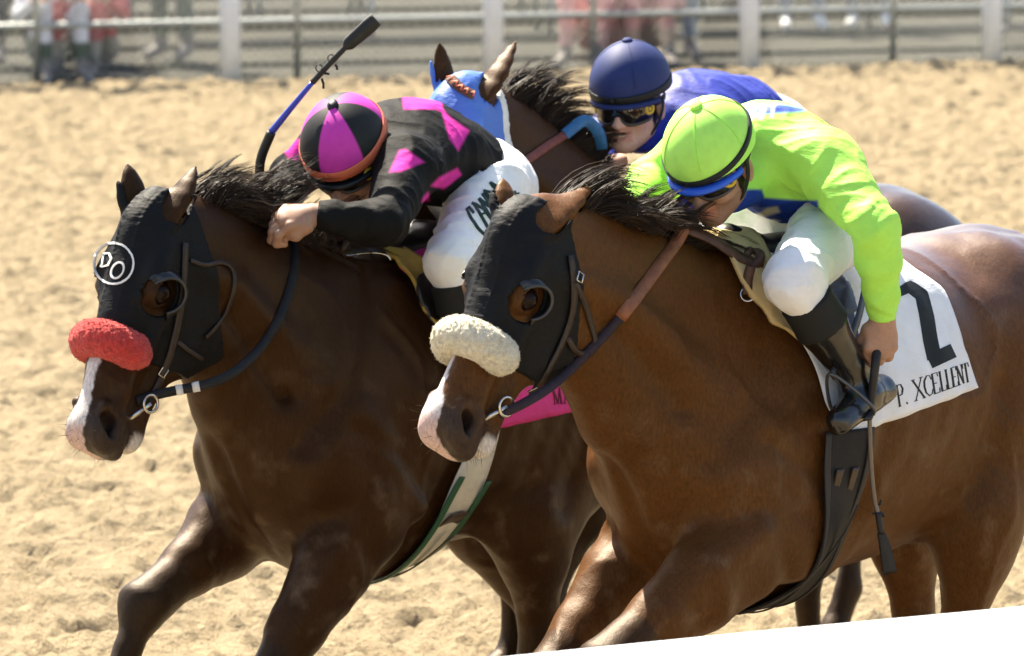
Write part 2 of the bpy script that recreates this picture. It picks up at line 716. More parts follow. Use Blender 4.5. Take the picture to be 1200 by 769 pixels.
# chain-link fence a step behind
base = FL + fnor * .45
t = Thing('chain_link_fence', 'grey chain-link fence behind the white posts', 'fence', base=base)
L0, L1 = FL - fdir * 11 + fnor * .45, FR + fdir * 11 + fnor * .45
ln = np.linalg.norm(L1 - L0)
H_ = 1.2
for z_ in (.40, H_):
    t.part('rail', *tube([L0 + [0, 0, z_], (L0 + L1) / 2 + [0, 0, z_], L1 + [0, 0, z_]], .024, 10), galv)
for k, px in enumerate((-1700, -1370, -1030, -660, -270, 55, 352, 700, 1065, 1400, 1760, 2110, 2450)):
    p = FL + (FR - FL) * (px / 1200) + fnor * .45
    t.part('post', *tube([p + [0, 0, -.03], p + [0, 0, .6], p + [0, 0, H_ + .03]], .026, 10), galv)
V, Fc = [], []
for sgn in (1, -1):
    for s_ in np.arange(-H_, ln + H_, .075):
        e0, e1 = (s_, 0.02), (s_ + sgn * H_, H_)
        for c0, c1 in ((e0, e1),):
            xa, za, xb, zb = *c0, *c1
            if xa < 0 or xb < 0 or xa > ln or xb > ln:
                continue
            v, f = tube([L0 + fdir * xa + [0, 0, za], L0 + fdir * xb + [0, 0, zb]], .0028, 3, False)
            n0 = len(V)
            V += list(v)
            Fc += [tuple(i + n0 for i in q) for q in f]
w_ = t.part('wire_mesh', V, Fc, galv)
w_['kind'] = 'stuff'

# benches and spectators on the apron, far out of focus
wood = material('bench_wood', (.34, .34, .30), .7, .3, noise=(6, .2), bump=(40, .2, .006))


def on_apron(px, off):
    """point on the apron behind the fence line at photo column px"""
    r = ray(px, 100)
    p0 = FL + fnor * off
    t_ = np.dot(p0 - CAM, fnor) / np.dot(r, fnor)
    q = CAM + r * t_
    return np.array([q[0], q[1], apron_z(off)])


def bench(px, off, length, label):
    p = on_apron(px, off)
    t = Thing('bench', label, 'bench', base=p)
    ax = np.array([fdir, fnor, [0, 0, 1.0]])
    for k in range(3):
        t.part('slat', *box(p + fnor * (.13 * k - .13) + [0, 0, .44], (length, .105, .035), ax), wood)
    for k in range(2):
        t.part('backrest_slat', *box(p + fnor * .26 + [0, 0, .60 + .14 * k], (length, .03, .11), ax), wood)
    for s_ in (-1, 0, 1):
        q = p + fdir * s_ * (length / 2 - .15)
        t.part('leg', *tube([q + fnor * -.15 + [0, 0, 0], q + fnor * -.15 + [0, 0, .42]], .022, 8), galv)
        t.part('leg', *tube([q + fnor * .2, q + fnor * .27 + [0, 0, .8]], .022, 8), galv)


bench(430, 3.5, 3.2, 'long slatted bench behind the raised whip, out of focus')
bench(1010, 3.5, 3.4, 'long slatted bench on the right beyond the fence, out of focus')
bench(620, 5.0, 3.2, 'slatted bench farther back behind the navy helmet, out of focus')
bench(150, 5.0, 2.4, 'slatted bench on the left beyond the fence, out of focus')

folk_mat = material('spectator_clothes', rough=.8, spec=.2, vcol=True, noise=(12, .1), bump=(60, .3, .006))
hair_mat = material('spectator_hair', (.03, .02, .014), .7, .3, bump=(90, .5, .006))


def spectator(px, off, label, pose, top, bottom, face=(0, -1), hat=None, skin=(.42, .24, .16), shoe=(.22, .20, .18), sc=1.0):
    p = on_apron(px, off)
    f = nrm(np.array([face[0], face[1], 0.0]))
    l = np.array([-f[1], f[0], 0])
    W = lambda x, y, z: p + (f * x + l * y) * sc + np.array([0, 0, z * sc])
    S = Solid()
    if pose == 'stand':
        hip, kn, an, dx = .90, .48, .08, (0, 0, 0)
        chest, head = W(.02, 0, 1.30), W(.04, 0, 1.60)
        legs = [[W(0, .09 * q, .90), W(.04, .11 * q, .48), W(0, .12 * q, .09), W(.15, .14 * q, .045)] for q in (-1, 1)]
        pel = W(0, 0, .95)
        arms = [[W(0, .19 * q, 1.40), W(-.02, .25 * q, 1.12), W(.12, .22 * q, .92)] for q in (-1, 1)]
    else:
        h0 = .46 if pose == 'bench' else .16
        pel = W(-.05, 0, h0 + .08)
        chest, head = W(.05, 0, h0 + .45), W(.12, 0, h0 + .76)
        kz = h0 + .04 if pose == 'bench' else .52
        legs = [[W(0, .09 * q, h0 + .04), W(.42, .13 * q, kz), W(.40 if pose == 'bench' else .52, .13 * q, .09), W(.58 if pose == 'bench' else .70, .15 * q, .045)] for q in (-1, 1)]
        arms = [[W(.03, .19 * q, h0 + .55), W(.15, .26 * q, h0 + .30), W(.36, .12 * q, kz + .10)] for q in (-1, 1)]
    S.chain([pel, (pel + chest) / 2, chest], [.155 * sc, .14 * sc, .16 * sc], (f, .72), k=.05)
    S.rc(chest + [0, 0, .08], head - [0, 0, .09], .07, .05, None, .04)
    S.ell(head, (.095, .08, .12), np.array([f, l, [0, 0, 1]]), k=.03)
    S.ell(head + f * .095 - [0, 0, .02], (.02, .014, .025), np.array([f, l, [0, 0, 1]]), k=.015)
    for g_ in legs:
        S.chain(g_[:3], [.095 * sc, .068 * sc, .045 * sc], k=.03)
        S.chain(g_[2:], [.045 * sc, .04 * sc], k=.02)
    for g_ in arms:
        S.chain(g_, [.06 * sc, .048 * sc, .034 * sc], k=.04)
        S.ell(g_[2] + f * .05, (.06, .035, .03), np.array([f, l, [0, 0, 1]]), k=.02)
    V, Fc = polygonize(S.ev, *S.bounds(), .02)
    c = np.tile(np.asarray(top, float), (len(V), 1))
    dl = np.min([np.minimum(*[np.linalg.norm(V - (a_ + np.clip(((V - a_) @ (b_ - a_)) / ((b_ - a_) @ (b_ - a_)), 0, 1)[:, None] * (b_ - a_)), axis=1)
                              for a_, b_ in ((g_[0], g_[1]), (g_[1], g_[2]))]) for g_ in legs], 0)
    dt = np.linalg.norm(V - chest, axis=1)
    c[(dl < .14) & (V[:, 2] < pel[2] + .06)] = bottom
    c[np.min([np.linalg.norm(V - (g_[2] * .5 + g_[3] * .5), axis=1) for g_ in legs], 0) < .13] = shoe
    c[np.linalg.norm(V - head, axis=1) < .16] = skin
    c[np.min([np.linalg.norm(V - g_[2], axis=1) for g_ in arms], 0) < .12] = skin
    t = Thing('person', label, 'person', base=p, group='spectators beyond the fence')
    t.part('body', V, Fc, folk_mat, col=c)
    A_ = np.array([f, l, [0, 0, 1.0]])
    t.part('hair' if hat is None else 'hat', *sphere(head + [0, 0, .02] - f * .012, (.112, .094, .118), A_, 20, 10, 0, 1.75), hair_mat if hat is None else material('hat_cloth', hat, .8, .2))


spectator(62, .95, 'spectator sitting on the ground at far left in a pale top', 'ground', (.62, .62, .66), (.10, .12, .09), (.25, -1), (.75, .74, .70))
spectator(112, 1.05, 'spectator in a red top sitting beside the pale one at far left', 'ground', (.45, .12, .12), (.35, .33, .28), (-.2, -1))
spectator(205, 1.9, 'spectator standing in grey-green clothes left of the first white post', 'stand', (.35, .34, .26), (.14, .17, .13), (-.6, -1))
spectator(18, 2.0, 'spectator standing in dark trousers at the left edge', 'stand', (.3, .2, .35), (.03, .03, .035), (.3, -1))
spectator(85, 2.2, 'spectator standing in brown shorts behind the seated pair', 'stand', (.30, .16, .06), (.30, .12, .03), (.1, -1))
spectator(705, 1.0, 'spectator sitting in a pink top left of the navy helmet', 'ground', (.62, .30, .30), (.55, .33, .30), (-.3, -1))
spectator(752, 1.05, 'spectator in a rose top beside the pink one', 'ground', (.55, .28, .28), (.42, .30, .22), (.1, -1))
spectator(790, 1.25, 'spectator standing in blue jeans right of the navy helmet', 'stand', (.6, .6, .62), (.16, .22, .30), (.2, -1))
spectator(930, 3.5, 'spectator sitting on the right bench in a blue shirt', 'bench', (.20, .26, .40), (.28, .30, .34), (.1, -1), (.8, .78, .70), shoe=(.8, .78, .72))
spectator(1020, 3.5, 'spectator sitting on the right bench in an orange top', 'bench', (.55, .20, .08), (.30, .30, .30), (-.1, -1), shoe=(.85, .82, .74))
spectator(1195, 2.1, 'spectator standing at the right edge in white', 'stand', (.7, .7, .72), (.35, .36, .36), (-.3, -1))
from mathutils.bvhtree import BVHTree
# ------------------------------------------------------------------ horses
class HeadFrame:
    def __init__(s, poll, muzzle, roll):
        s.o = np.asarray(poll, float)
        d = np.asarray(muzzle, float) - s.o
        s.len = np.linalg.norm(d)
        s.k = s.len / 0.575
        u = d / s.len
        w = nrm(np.cross([0, 0, 1.0], u))
        v = np.cross(u, w)
        r = math.radians(roll)
        w, v = w * math.cos(r) + v * math.sin(r), v * math.cos(r) - w * math.sin(r)
        s.A = np.array([u, v, w])

    def p(s, u, v, w):
        return s.o + (np.array([u, v, w]) * s.k) @ s.A

    def inv(s, P):
        return ((P - s.o) @ s.A.T) / s.k


def head_solid(S, hf, mouth=0.0):
    k = hf.k
    A = hf.A

    def E(c, r, kk=0.03, op=1, ax=None):
        S.ell(hf.p(*c), np.array(r) * k, A if ax is None else ax @ A, kk, op)

    def R(a, b, ra, rb, sc=None, kk=0.03, op=1):
        S.rc(hf.p(*a), hf.p(*b), ra * k, rb * k, None if sc is None else (A[2], sc), kk, op)
    E((.075, -.10, 0), (.11, .10, .078), .04)
    E((.17, -.075, 0), (.13, .07, .088), .04)
    R((.17, -.062, 0), (.52, -.052, 0), .062, .049, .95, .03)
    R((.22, -.115, 0), (.50, -.078, 0), .080, .052, .80, .03)
    for q in (-1, 1):
        E((.19, -.20, .045 * q), (.130, .130, .038), .035)
        E((.27, -.215, .04 * q), (.10, .095, .032), .03)
        R((.30, -.215, .032 * q), (.50, -.135, .016 * q), .040, .028, None, .025)
        E((.180, -.046, .074 * q), (.050, .026, .024), .025)          # brow
        R((.25, -.098, .074 * q), (.37, -.088, .055 * q), .013, .010, None, .02)  # facial crest
        R((.10, -.05, .062 * q), (.165, -.035, .076 * q), .022, .02, None, .02)
        E((.548, -.064, .042 * q), (.062, .054, .032), .018)          # nostril wing
        R((.36, -.075, .050 * q), (.50, -.062, .050 * q), .014, .018, None, .02)
    E((.545, -.078, 0), (.064, .076, .058), .02)
    E((.583, -.100, 0), (.036, .058, .050), .02)
    # upper lip
    E((.594, -.118, 0), (.024, .034, .044), .014)
    # lower jaw and chin
    dm = mouth
    R((.42, -.170, 0), (.53, -.168 - dm, 0), .044, .036, 1.1, .02)
    E((.550, -.174 - dm, 0), (.038, .030, .040), .014)
    # mouth slit
    for q in (-1, 1):
        R((.470, -.128, .068 * q), (.61, -.150 - dm * .4, .034 * q), .005, .0085 + dm * .4, None, .008, -1)
        # nostril
        c, s_ = math.cos(.7), math.sin(.7)
        ax = np.array([[c, -s_, 0], [s_, c, 0], [0, 0, 1]])
        R((.500, -.026, .048 * q), (.572, -.040, .046 * q), .014, .015, None, .012)
        E((.540, -.044, .064 * q), (.037, .020, .034), .008, -1, ax)
        R((.515, -.072, .068 * q), (.572, -.072, .054 * q), .011, .013, None, .012)
    return S


def eye_lids(S, hf):
    for q in (-1, 1):
        c = hf.p(.200, -.058, .080 * q)
        S.ell(c, np.array((.036, .031, .031)) * hf.k, hf.A, k=0.018)
        S.chain([hf.p(.168, -.062, .088 * q), hf.p(.184, -.041, .098 * q), hf.p(.206, -.040, .099 * q), hf.p(.232, -.060, .086 * q)], [.004, .007, .007, .004], k=0.012)
        S.ell(hf.p(.201, -.058, .108 * q), np.array((.0300, .0215, .036)) * hf.k, hf.A, k=0.004, op=-1)


def leg_fore(S, elbow, knee, fet, toe, lat, s=1.0):
    e, k_, f, t = [np.asarray(x, float) for x in (elbow, knee, fet, toe)]
    fl = (lat, 0.72)
    d1 = k_ - e
    S.chain([e, e + d1 * .3, e + d1 * .62, e + d1 * .88], [.122 * s, .112 * s, .078 * s, .055 * s], [fl, (lat, .8), (lat, .9)], k=0.045)
    fw_ = ortho(d1, np.array([1.0, 0, .3]))
    sd_ = np.asarray(lat, float) * (1 if e[1] > 0 else -1)
    S.chain([e + fw_ * .05 + sd_ * .045 - d1 * .05, e + d1 * .3 + fw_ * .05 + sd_ * .035, e + d1 * .75 + fw_ * .02 + sd_ * .015], [.050, .046, .024], k=.025)
    S.chain([e - fw_ * .06 + sd_ * .03, e + d1 * .3 - fw_ * .055 + sd_ * .02, e + d1 * .7 - fw_ * .02], [.055, .044, .024], k=.028)
    S.chain([e + d1 * .86, k_, k_ + (f - k_) * .12], [.054 * s, .060 * s, .046 * s], k=0.03)
    d2 = f - k_
    S.chain([k_ + d2 * .1, k_ + d2 * .5, k_ + d2 * .9, f], [.040 * s, .032 * s, .034 * s, .041 * s], (lat, .85), k=0.025)
    hoof(S, f, t)


def hoof(S, f, t):
    d = t - f
    S.chain([f, f + d * .6], [.038, .034], k=0.02)
    S.chain([f + d * .62, t], [.044, .056], k=0.008)


def leg_hind(S, hip, stifle, hock, fet, toe, lat):
    h, st, hk, f, t = [np.asarray(x, float) for x in (hip, stifle, hock, fet, toe)]
    S.chain([h, (h + st) / 2, st], [.21, .19, .125], (lat, .62), k=0.10)
    d = hk - st
    S.chain([st, st + d * .28, st + d * .65, hk], [.125, .105, .062, .052], [(lat, .72), (lat, .75), (lat, .85)], k=0.07)
    S.chain([hk, hk + (f - hk) * .12], [.054, .042], (lat, .8), k=0.03)
    bk = nrm(nrm(hk - st) - nrm(f - hk))
    S.rc(hk + bk * .045 - nrm(f - hk) * .02, hk, .026, .04, None, .03)
    S.rc(hk + bk * .045 - nrm(f - hk) * .02, st + d * .6, .02, .03, None, .03)
    d2 = f - hk
    S.chain([hk + d2 * .1, hk + d2 * .5, hk + d2 * .9, f], [.042, .034, .036, .042], (lat, .85), k=0.025)
    hoof(S, f, t)


GROOVES = [([(.02, -.06), (.16, -.28), (.30, -.46)], .009, .026), ([(-.10, -.18), (-.20, -.42), (-.14, -.62), (-.02, -.70)], .011, .030),
           ([(.18, -.42), (.05, -.50), (-.05, -.62)], .007, .022), ([(-.66, -.38), (-.60, -.58), (-.54, -.70)], .013, .032),
           ([(-1.02, -.25), (-1.05, -.52)], .009, .026), ([(-.20, -.67), (-.56, -.62)], .005, .030), ([(.02, -.20), (-.10, -.40)], .004, .018),
           ([(-.72, -.22), (-.86, -.34), (-.84, -.52)], .006, .024)]


def horse_solid(fr, J):
    S = Solid()
    z = fr.zw
    Y = np.array([0, 1.0, 0])
    sh = J.get('shift', 0.0)

    def X(x, y, dz):
        return np.array([x + sh, y, z + dz])
    # trunk
    S.ell(X(-.30, 0, -.42), (.62, .285, .375), k=0.05)
    S.ell(X(-.62, 0, -.42), (.42, .265, .33), k=0.08)
    S.ell(X(.02, 0, -.45), (.34, .235, .36), k=0.08)
    S.ell(X(.17, 0, -.46), (.20, .185, .26), k=0.08)
    S.ell(X(-.05, 0, -.60), (.30, .19, .255), k=0.07)
    S.rc(X(.06, 0, -.11), X(-.28, 0, -.15), .095, .10, (Y, .6), k=0.12)
    S.chain([X(-.25, 0, -.17), X(-.58, 0, -.205), X(-.82, 0, -.17 + J.get('croup', 0))], [.12, .12, .14], (Y, 1.25), k=0.08)
    # croup
    cz = J.get('croup', 0)
    S.ell(X(-.88, 0, -.21 + cz), (.25, .22, .205), k=0.06)
    S.rc(X(-.95, 0, -.17 + cz), X(-1.17, 0, -.26 + cz), .13, .08, (Y, 1.1), k=0.08)
    for q in (-1, 1):
        S.ell(X(-.92, .145 * q, -.33 + cz), (.29, .145, .25), k=0.08)
        S.ell(X(-.86, .095 * q, -.19 + cz), (.19, .125, .165), k=0.03)
        S.ell(X(-1.10, .135 * q, -.42), (.15, .12, .22), k=0.08)
        S.rc(X(-.70, .17 * q, -.22), X(-.78, .18 * q, -.28), .05, .06, k=0.08)     # point of hip
        # shoulder blade, point of shoulder, upper arm
        S.rc(X(-.04, .110 * q, -.16), X(.19, .172 * q, -.50), .085, .118, (Y, .62), k=0.05)
        S.rc(X(.19, .168 * q, -.50), X(.06, .190 * q, -.66), .105, .108, (Y, .75), k=0.035)
        S.ell(X(-.11, .185 * q, -.44), (.15, .088, .21), np.array([[.8, 0, .6], [0, 1, 0], [-.6, 0, .8]]), k=0.026)
        S.rc(X(.15, .20 * q, -.40), X(-.03, .225 * q, -.64), .05, .05, k=0.04)
        # pectorals
        S.ell(X(.20, .085 * q, -.56), (.105, .085, .14), k=0.03)
    # neck
    hf = HeadFrame(J['poll'], J['muzzle'], J.get('roll', 0))
    n0 = X(.06, 0, -.33)
    n3 = hf.p(.06, -.115, 0)
    n1 = J.get('n1', n0 + (n3 - n0) * .38 + np.array([0, 0, .01]))
    n2 = J.get('n2', n0 + (n3 - n0) * .72 + np.array([0, 0, .02]))
    pts, rad = spline([n0, n1, n2, n3], 4, J.get('neck_r', [.30, .225, .165, .125]))
    fl = [(Y, a) for a in np.linspace(.50, .56, len(pts) - 1)]
    S.chain(pts, rad, fl, k=0.09)
    crest = [p + np.array([-.25, 0, 1.0]) / 1.03 * r * .86 for p, r in zip(pts, rad)]
    S.chain([hf.p(.20, -.27, .06), n2 + np.array([.02, .085, -.09]), n1 + np.array([.06, .12, -.16]), X(.26, .09, -.36)], [.012, .016, .018, .02], k=0.05, op=-1)
    # throat and windpipe
    S.chain([hf.p(.16, -.20, 0), n2 + np.array([.06, 0, -.10]), n1 + np.array([.10, 0, -.16]), X(.27, 0, -.42)], [.06, .075, .11, .14], (Y, .8), k=0.08)
    for q in (-1, 1):   # neck muscle bands
        S.chain([hf.p(.10, -.15, .06 * q), n2 + Y * .075 * q - [0, 0, .03], n1 + Y * .10 * q - [0, 0, .07], X(.20, .13 * q, -.34)], [.035, .042, .052, .062], k=0.035)
    Sb = Solid().add(S)
    head_solid(S, hf, J.get('mouth', 0.0))
    eye_lids(S, hf)
    # ears
    for q, tip in zip((1, -1), J['ears']):
        b = hf.p(.015, -.055, .062 * q)
        tip = np.asarray(tip, float)
        ax = nrm(tip - b)
        opn = J.get('ear_open', (None, None))[0 if q > 0 else 1]
        if opn is None:
            opn = hf.A[2] * q * .8 - hf.A[1] * .5
        opn = ortho(ax, opn)
        sd = np.cross(ax, opn)
        Ln = np.linalg.norm(tip - b)
        prof = [(0.0, .018), (.2, .024), (.42, .0265), (.65, .021), (.85, .012), (1.03, .0045)]
        pp = [b + ax * Ln * t - opn * (.004 * math.sin(t * 3.0)) for t, r in prof]
        S.chain(pp, [r for t, r in prof], (opn, .5), k=0.02)
        S.chain([p + opn * (.017 + .004 * math.sin(i)) for i, p in enumerate(pp[1:-1])], [.018, .024, .019, .009], (sd, .72), k=0.006, op=-1)
    def relief(P, d):
        Pq = P * np.array([1, 1, .55], np.float32)
        rib = .0016 * np.sin((P[:, 0] * .9 + P[:, 2] * .35) * 95 + 2 * vnoise(P, 4, 91)) * np.exp(-((P[:, 0] - sh + .42) / .22) ** 2 - ((P[:, 2] - z + .45) / .2) ** 2)
        Pv = P + .05 * np.stack([vnoise(P, 6, 95), vnoise(P, 6, 96), vnoise(P, 6, 97)], 1)
        vein = .0060 * (1 - np.abs(vnoise(Pv * np.array([1, 1, .6], np.float32), 5.0, 98))) ** 14
        xz = P[:, ::2] - np.array([sh, z], np.float32)
        gr = 0
        for line, dep, wid in GROOVES:
            m = np.full(len(P), 9., np.float32)
            for a_, b_ in zip(line[:-1], line[1:]):
                a_ = np.array(a_, np.float32)
                ab = np.array(b_, np.float32) - a_
                tt = np.clip(((xz - a_) @ ab) / (ab @ ab), 0, 1)
                m = np.minimum(m, ((xz - a_ - tt[:, None] * ab) ** 2).sum(1))
            gr = gr + dep * np.exp(-m / wid ** 2)
        gr = gr * np.clip(np.abs(P[:, 1]) / .08, 0, 1)
        gr = gr + .016 * np.exp(-(P[:, 1] / .022) ** 2) * sstep(xz[:, 0], .16, .24) * sstep(-xz[:, 1], .40, .50) * sstep(xz[:, 1], -.80, -.70)
        crs = .0018 * np.sin((xz[:, 0] * .75 - xz[:, 1] * .65) * 190 + 3 * vnoise(P, 7, 99)) * np.exp(-((xz[:, 0] + .62) / .10) ** 2 - ((xz[:, 1] + .52) / .12) ** 2)
        return d + gr - crs - vein - .0055 * vnoise(Pq, 5.5, 92) - .0042 * vnoise(Pq, 12, 93) - .0012 * vnoise(Pq, 27, 94) - rib
    S.post.append(relief)
    # legs
    Y2 = Y
    for q, g in zip((1, -1), J['fore']):
        leg_fore(S, *g, Y2)
    for q, g in zip((1, -1), J['hind']):
        S_h = X(-.93, .15 * q, -.36)
        leg_hind(S, S_h, *g, Y2)
    return S, hf, dict(neck=(pts, rad), crest=crest, z=z, cut=(pts[-3], nrm(pts[-1] - pts[-3])))


def grad(ev, P, e=0.003):
    g = np.stack([ev(P + d) - ev(P - d) for d in np.eye(3) * e], 1)
    return g / (np.linalg.norm(g, axis=1, keepdims=True) + 1e-9)


class Surf:
    """ray casting on finished meshes (frame coordinates)"""
    def __init__(s, *meshes):
        s.b = [BVHTree.FromPolygons([tuple(v) for v in np.asarray(V, float).tolist()], [tuple(f) for f in np.asarray(F_).tolist()] if isinstance(F_, np.ndarray) else F_) for V, F_ in meshes]

    def __add__(s, o):
        r = Surf()
        r.b = s.b + o.b
        return r

    def cast(s, O, D):
        best = None
        for b in s.b:
            h = b.ray_cast(Vector(O), Vector(D))
            if h[0] is not None and (best is None or h[3] < best[2]):
                n = np.array(h[1])
                if np.dot(n, D) > 0:
                    n = -n
                best = (np.array(h[0]), n, h[3])
        return best


def surf_points(sf, O, Dv, tmax=0.6):
    """outermost surface point along rays leaving the points O"""
    out = []
    for o, d in zip(np.asarray(O, float), np.asarray(Dv, float)):
        h = sf.cast(o + d * tmax, -d)
        out.append(o + d * .05 if h is None else h[0])
    return np.array(out)


def cam_hit(fr, sf, pix, off=0.0):
    """where the view ray of each photo pixel meets the meshes; misses borrow the depth of their neighbours"""
    P, N, T, R = [], [], [], []
    for p in pix:
        r = ray(*p) @ fr.M.T
        h = sf.cast(fr.cam, r)
        R.append(r)
        if h is None:
            P.append(None)
            N.append(None)
            T.append(None)
        else:
            P.append(h[0])
            N.append(h[1])
            T.append(np.dot(h[0] - fr.cam, r) / (r @ r))
    ok = [i for i, p in enumerate(P) if p is not None]
    miss = np.array([p is None for p in P])
    for i in range(len(P)):
        if P[i] is None:
            j = min(ok, key=lambda q: abs(q - i)) if ok else None
            P[i] = fr.cam + R[i] * (T[j] if ok else 12.0)
            N[i] = N[j] if ok else -nrm(R[i])
    return np.array(P) + np.array(N) * off, np.array(N), miss


def grid_normals(T, a, b, ref):
    G = T.reshape(a, b, 3)
    n = np.cross(np.gradient(G, axis=0), np.gradient(G, axis=1)).reshape(-1, 3)
    n /= np.linalg.norm(n, axis=1, keepdims=True) + 1e-12
    s_ = np.sign((n * (T - ref)).sum(1))
    return n * np.where(s_ == 0, 1, s_)[:, None]


def mesh_two_res(S, hf, cutp, cutn, h1, h2):
    """one mesh: the body coarse, the head fine; both from the same field"""
    lo, hi = S.bounds()
    c = hf.p(.28, -.08, 0)

    def headside(P, m):
        return ((P - cutp) @ cutn > m) & (np.linalg.norm(P - c, axis=1) < .56)

    def keep(V, Fc, sel):
        Fc = Fc[sel]
        used = np.zeros(len(V), bool)
        used[Fc.ravel()] = True
        return V[used], (np.cumsum(used) - 1)[Fc]

    V, Fc = polygonize(S.ev, lo, hi, h1)
    V, Fc = keep(V, Fc, ~headside(V[Fc].mean(1), h1 * .5))
    V2, F2 = polygonize(S.ev, c - .50, c + .50, h2)
    V2, F2 = keep(V2, F2, headside(V2[F2].mean(1), -h1 * .5))
    return np.concatenate([V, V2]), np.concatenate([Fc, F2 + len(V)])


def sstep(x, a, b):
    t = np.clip((x - a) / (b - a), 0, 1)
    return t * t * (3 - 2 * t)


def mixc(c, d, m):
    return c * (1 - m[:, None]) + np.asarray(d) * m[:, None]


def horse_color(V, J, hf, fr):
    n1 = fbm(V, 3.0, 3, 5)
    n2 = fbm(V, 14.0, 3, 9)
    c = np.tile(np.asarray(J['coat'], float), (len(V), 1)) * (1 + .16 * n1 + .05 * n2)[:, None]
    # darker dorsal hair, lighter flank and neck of a bay
    c = mixc(c, J['coat2'], np.clip(.45 + .8 * fbm(V, 1.7, 2, 21), 0, 1) * J.get('vary', .5))
    # dust and dried sweat
    dust = np.clip(fbm(V, 22, 3, 41) - .35, 0, 1) * np.clip(1.15 - V[:, 2] / fr.zw * 1.2, 0, 1)
    c = mixc(c, (.26, .19, .12), np.clip(dust * .5, 0, .35))
    # black points
    for g in list(J['fore']) + list(J['hind']):
        k_ = np.asarray(g[1])
        t = np.asarray(g[3])
        a = np.asarray(g[0]) + (k_ - np.asarray(g[0])) * .82
        for (p, q) in ((a, k_), (k_, np.asarray(g[2])), (np.asarray(g[2]), t)):
            dd = q - p
            tt = np.clip(((V - p) @ dd) / (dd @ dd), 0, 1)
            d = np.linalg.norm(V - p - tt[:, None] * dd, axis=1)
            m = (d < .13) * (sstep(tt, 0, .8) if p is a else 1.0)
            c = mixc(c, (.022, .014, .009), m * .6)
    q = hf.inv(V)
    U, Vv, W = q.T
    onhead = (U > .1) & (U < .72) & (np.abs(W) < .12) & (np.abs(Vv + .1) < .2)
    nos = np.exp(-(((U - .540) / .028) ** 2 + ((Vv + .044) / .020) ** 2)) * (np.abs(W) > .03) * onhead
    slit = np.exp(-((Vv + .128 + (U - .47) * .16) / .010) ** 2) * (U > .47)
    # muzzle grey
    m = sstep(U + .02 * n2, .47, .56) * onhead
    c = mixc(c, J.get('muzzle_col', (.035, .028, .026)), m * .85)
    # inside ears, lids stay as they are; blaze
    bw = J['blaze']
    cen = bw['c0'] + bw['c1'] * (U - .4)
    wid = bw['w'] + bw.get('grow', 0.0) * sstep(U, .46, .56)
    m = sstep(-np.abs(W - cen) + wid + .011 * fbm(V, 17, 2, 33) + .004 * fbm(V, 70, 2, 3), -.003, .003) * sstep(U, bw['u0'], bw['u0'] + .03) * onhead * sstep(Vv, bw.get('v0', -.075), bw.get('v0', -.075) + .02)
    c = mixc(c, (.62, .56, .53), m)
    pk = m * sstep(U + .015 * n2, .545, .575)
    c = mixc(c, (.52, .33, .29), pk * .75)
    c = mixc(c, (.020, .012, .011), np.clip(nos * 1.3, 0, 1))
    c = mixc(c, (.030, .016, .014), slit * onhead * .8)
    eyer = np.exp(-(((U - .2) / .034) ** 2 + ((Vv + .058) / .024) ** 2)) * (np.abs(W) > .06) * onhead
    c = mixc(c, (.016, .010, .008), np.clip(eyer * 1.2, 0, .85))
    if 'lip' in bw:
        m = sstep(U, .52, .54) * sstep(-Vv, .150, .157) * onhead * (W > -.01 + .01 * n1)
        c = mixc(c, (.55, .50, .46), m)
    gl = sstep(V[:, 2], fr.zw - .30, fr.zw - .10) * sstep(-V[:, 0], .45, .7)
    return np.concatenate([np.clip(c, .003, 1), gl[:, None]], 1)


def strands(roots, dirs, lens, width, segs=6, curl=0.03, grav=0.0, wind=(0, 0, 0), clump=0.0, seed=1, fr=None, wave=0.0):
    """tapered three-sided hairs"""
    rng = np.random.default_rng(seed)
    n = len(roots)
    roots = np.asarray(roots, float)
    dirs = np.asarray(dirs, float)
    wind = np.asarray(wind, float)
    pts = np.zeros((n, segs + 1, 3))
    pts[:, 0] = roots
    d = dirs / np.linalg.norm(dirs, axis=1, keepdims=True)
    step = (np.asarray(lens) / segs)[:, None]
    ph = rng.uniform(0, 6.28, (n, 3))
    for i in range(segs):
        low = np.stack([vnoise(pts[:, i], 9, 31 + k) for k in range(3)], 1)
        d = d + rng.normal(0, curl, (n, 3)) + low * clump + wind * (.25 + .15 * i) + np.array([0, 0, -grav]) * (.2 + .25 * i) + wave * np.sin(ph + i * 1.7)
        d /= np.linalg.norm(d, axis=1, keepdims=True)
        pts[:, i + 1] = pts[:, i] + d * step
    T = np.gradient(pts, axis=1)
    ref = rng.normal(0, 1, (n, 1, 3))
    a = np.cross(T, ref)
    a /= np.linalg.norm(a, axis=2, keepdims=True) + 1e-9
    b = np.cross(T, a)
    b /= np.linalg.norm(b, axis=2, keepdims=True) + 1e-9
    prof = (1 - (np.arange(segs + 1) / segs) ** 2.2) * .92 + .08
    w = width * rng.uniform(.6, 1.3, n)[:, None] * prof[None]
    V = np.zeros((n, segs + 1, 3, 3))
    for j in range(3):
        an = 2 * math.pi * j / 3
        V[:, :, j] = pts + w[..., None] * (a * math.cos(an) + b * math.sin(an))
    V = V.reshape(-1, 3)
    base = (np.arange(n) * (segs + 1) * 3)[:, None, None]
    i = np.arange(segs)[None, :, None] * 3
    j = np.arange(3)[None, None, :]
    k = (j + 1) % 3
    Q = np.stack([base + i + j, base + i + k, base + i + 3 + k, base + i + 3 + j], -1).reshape(-1, 4)
    return V, Q


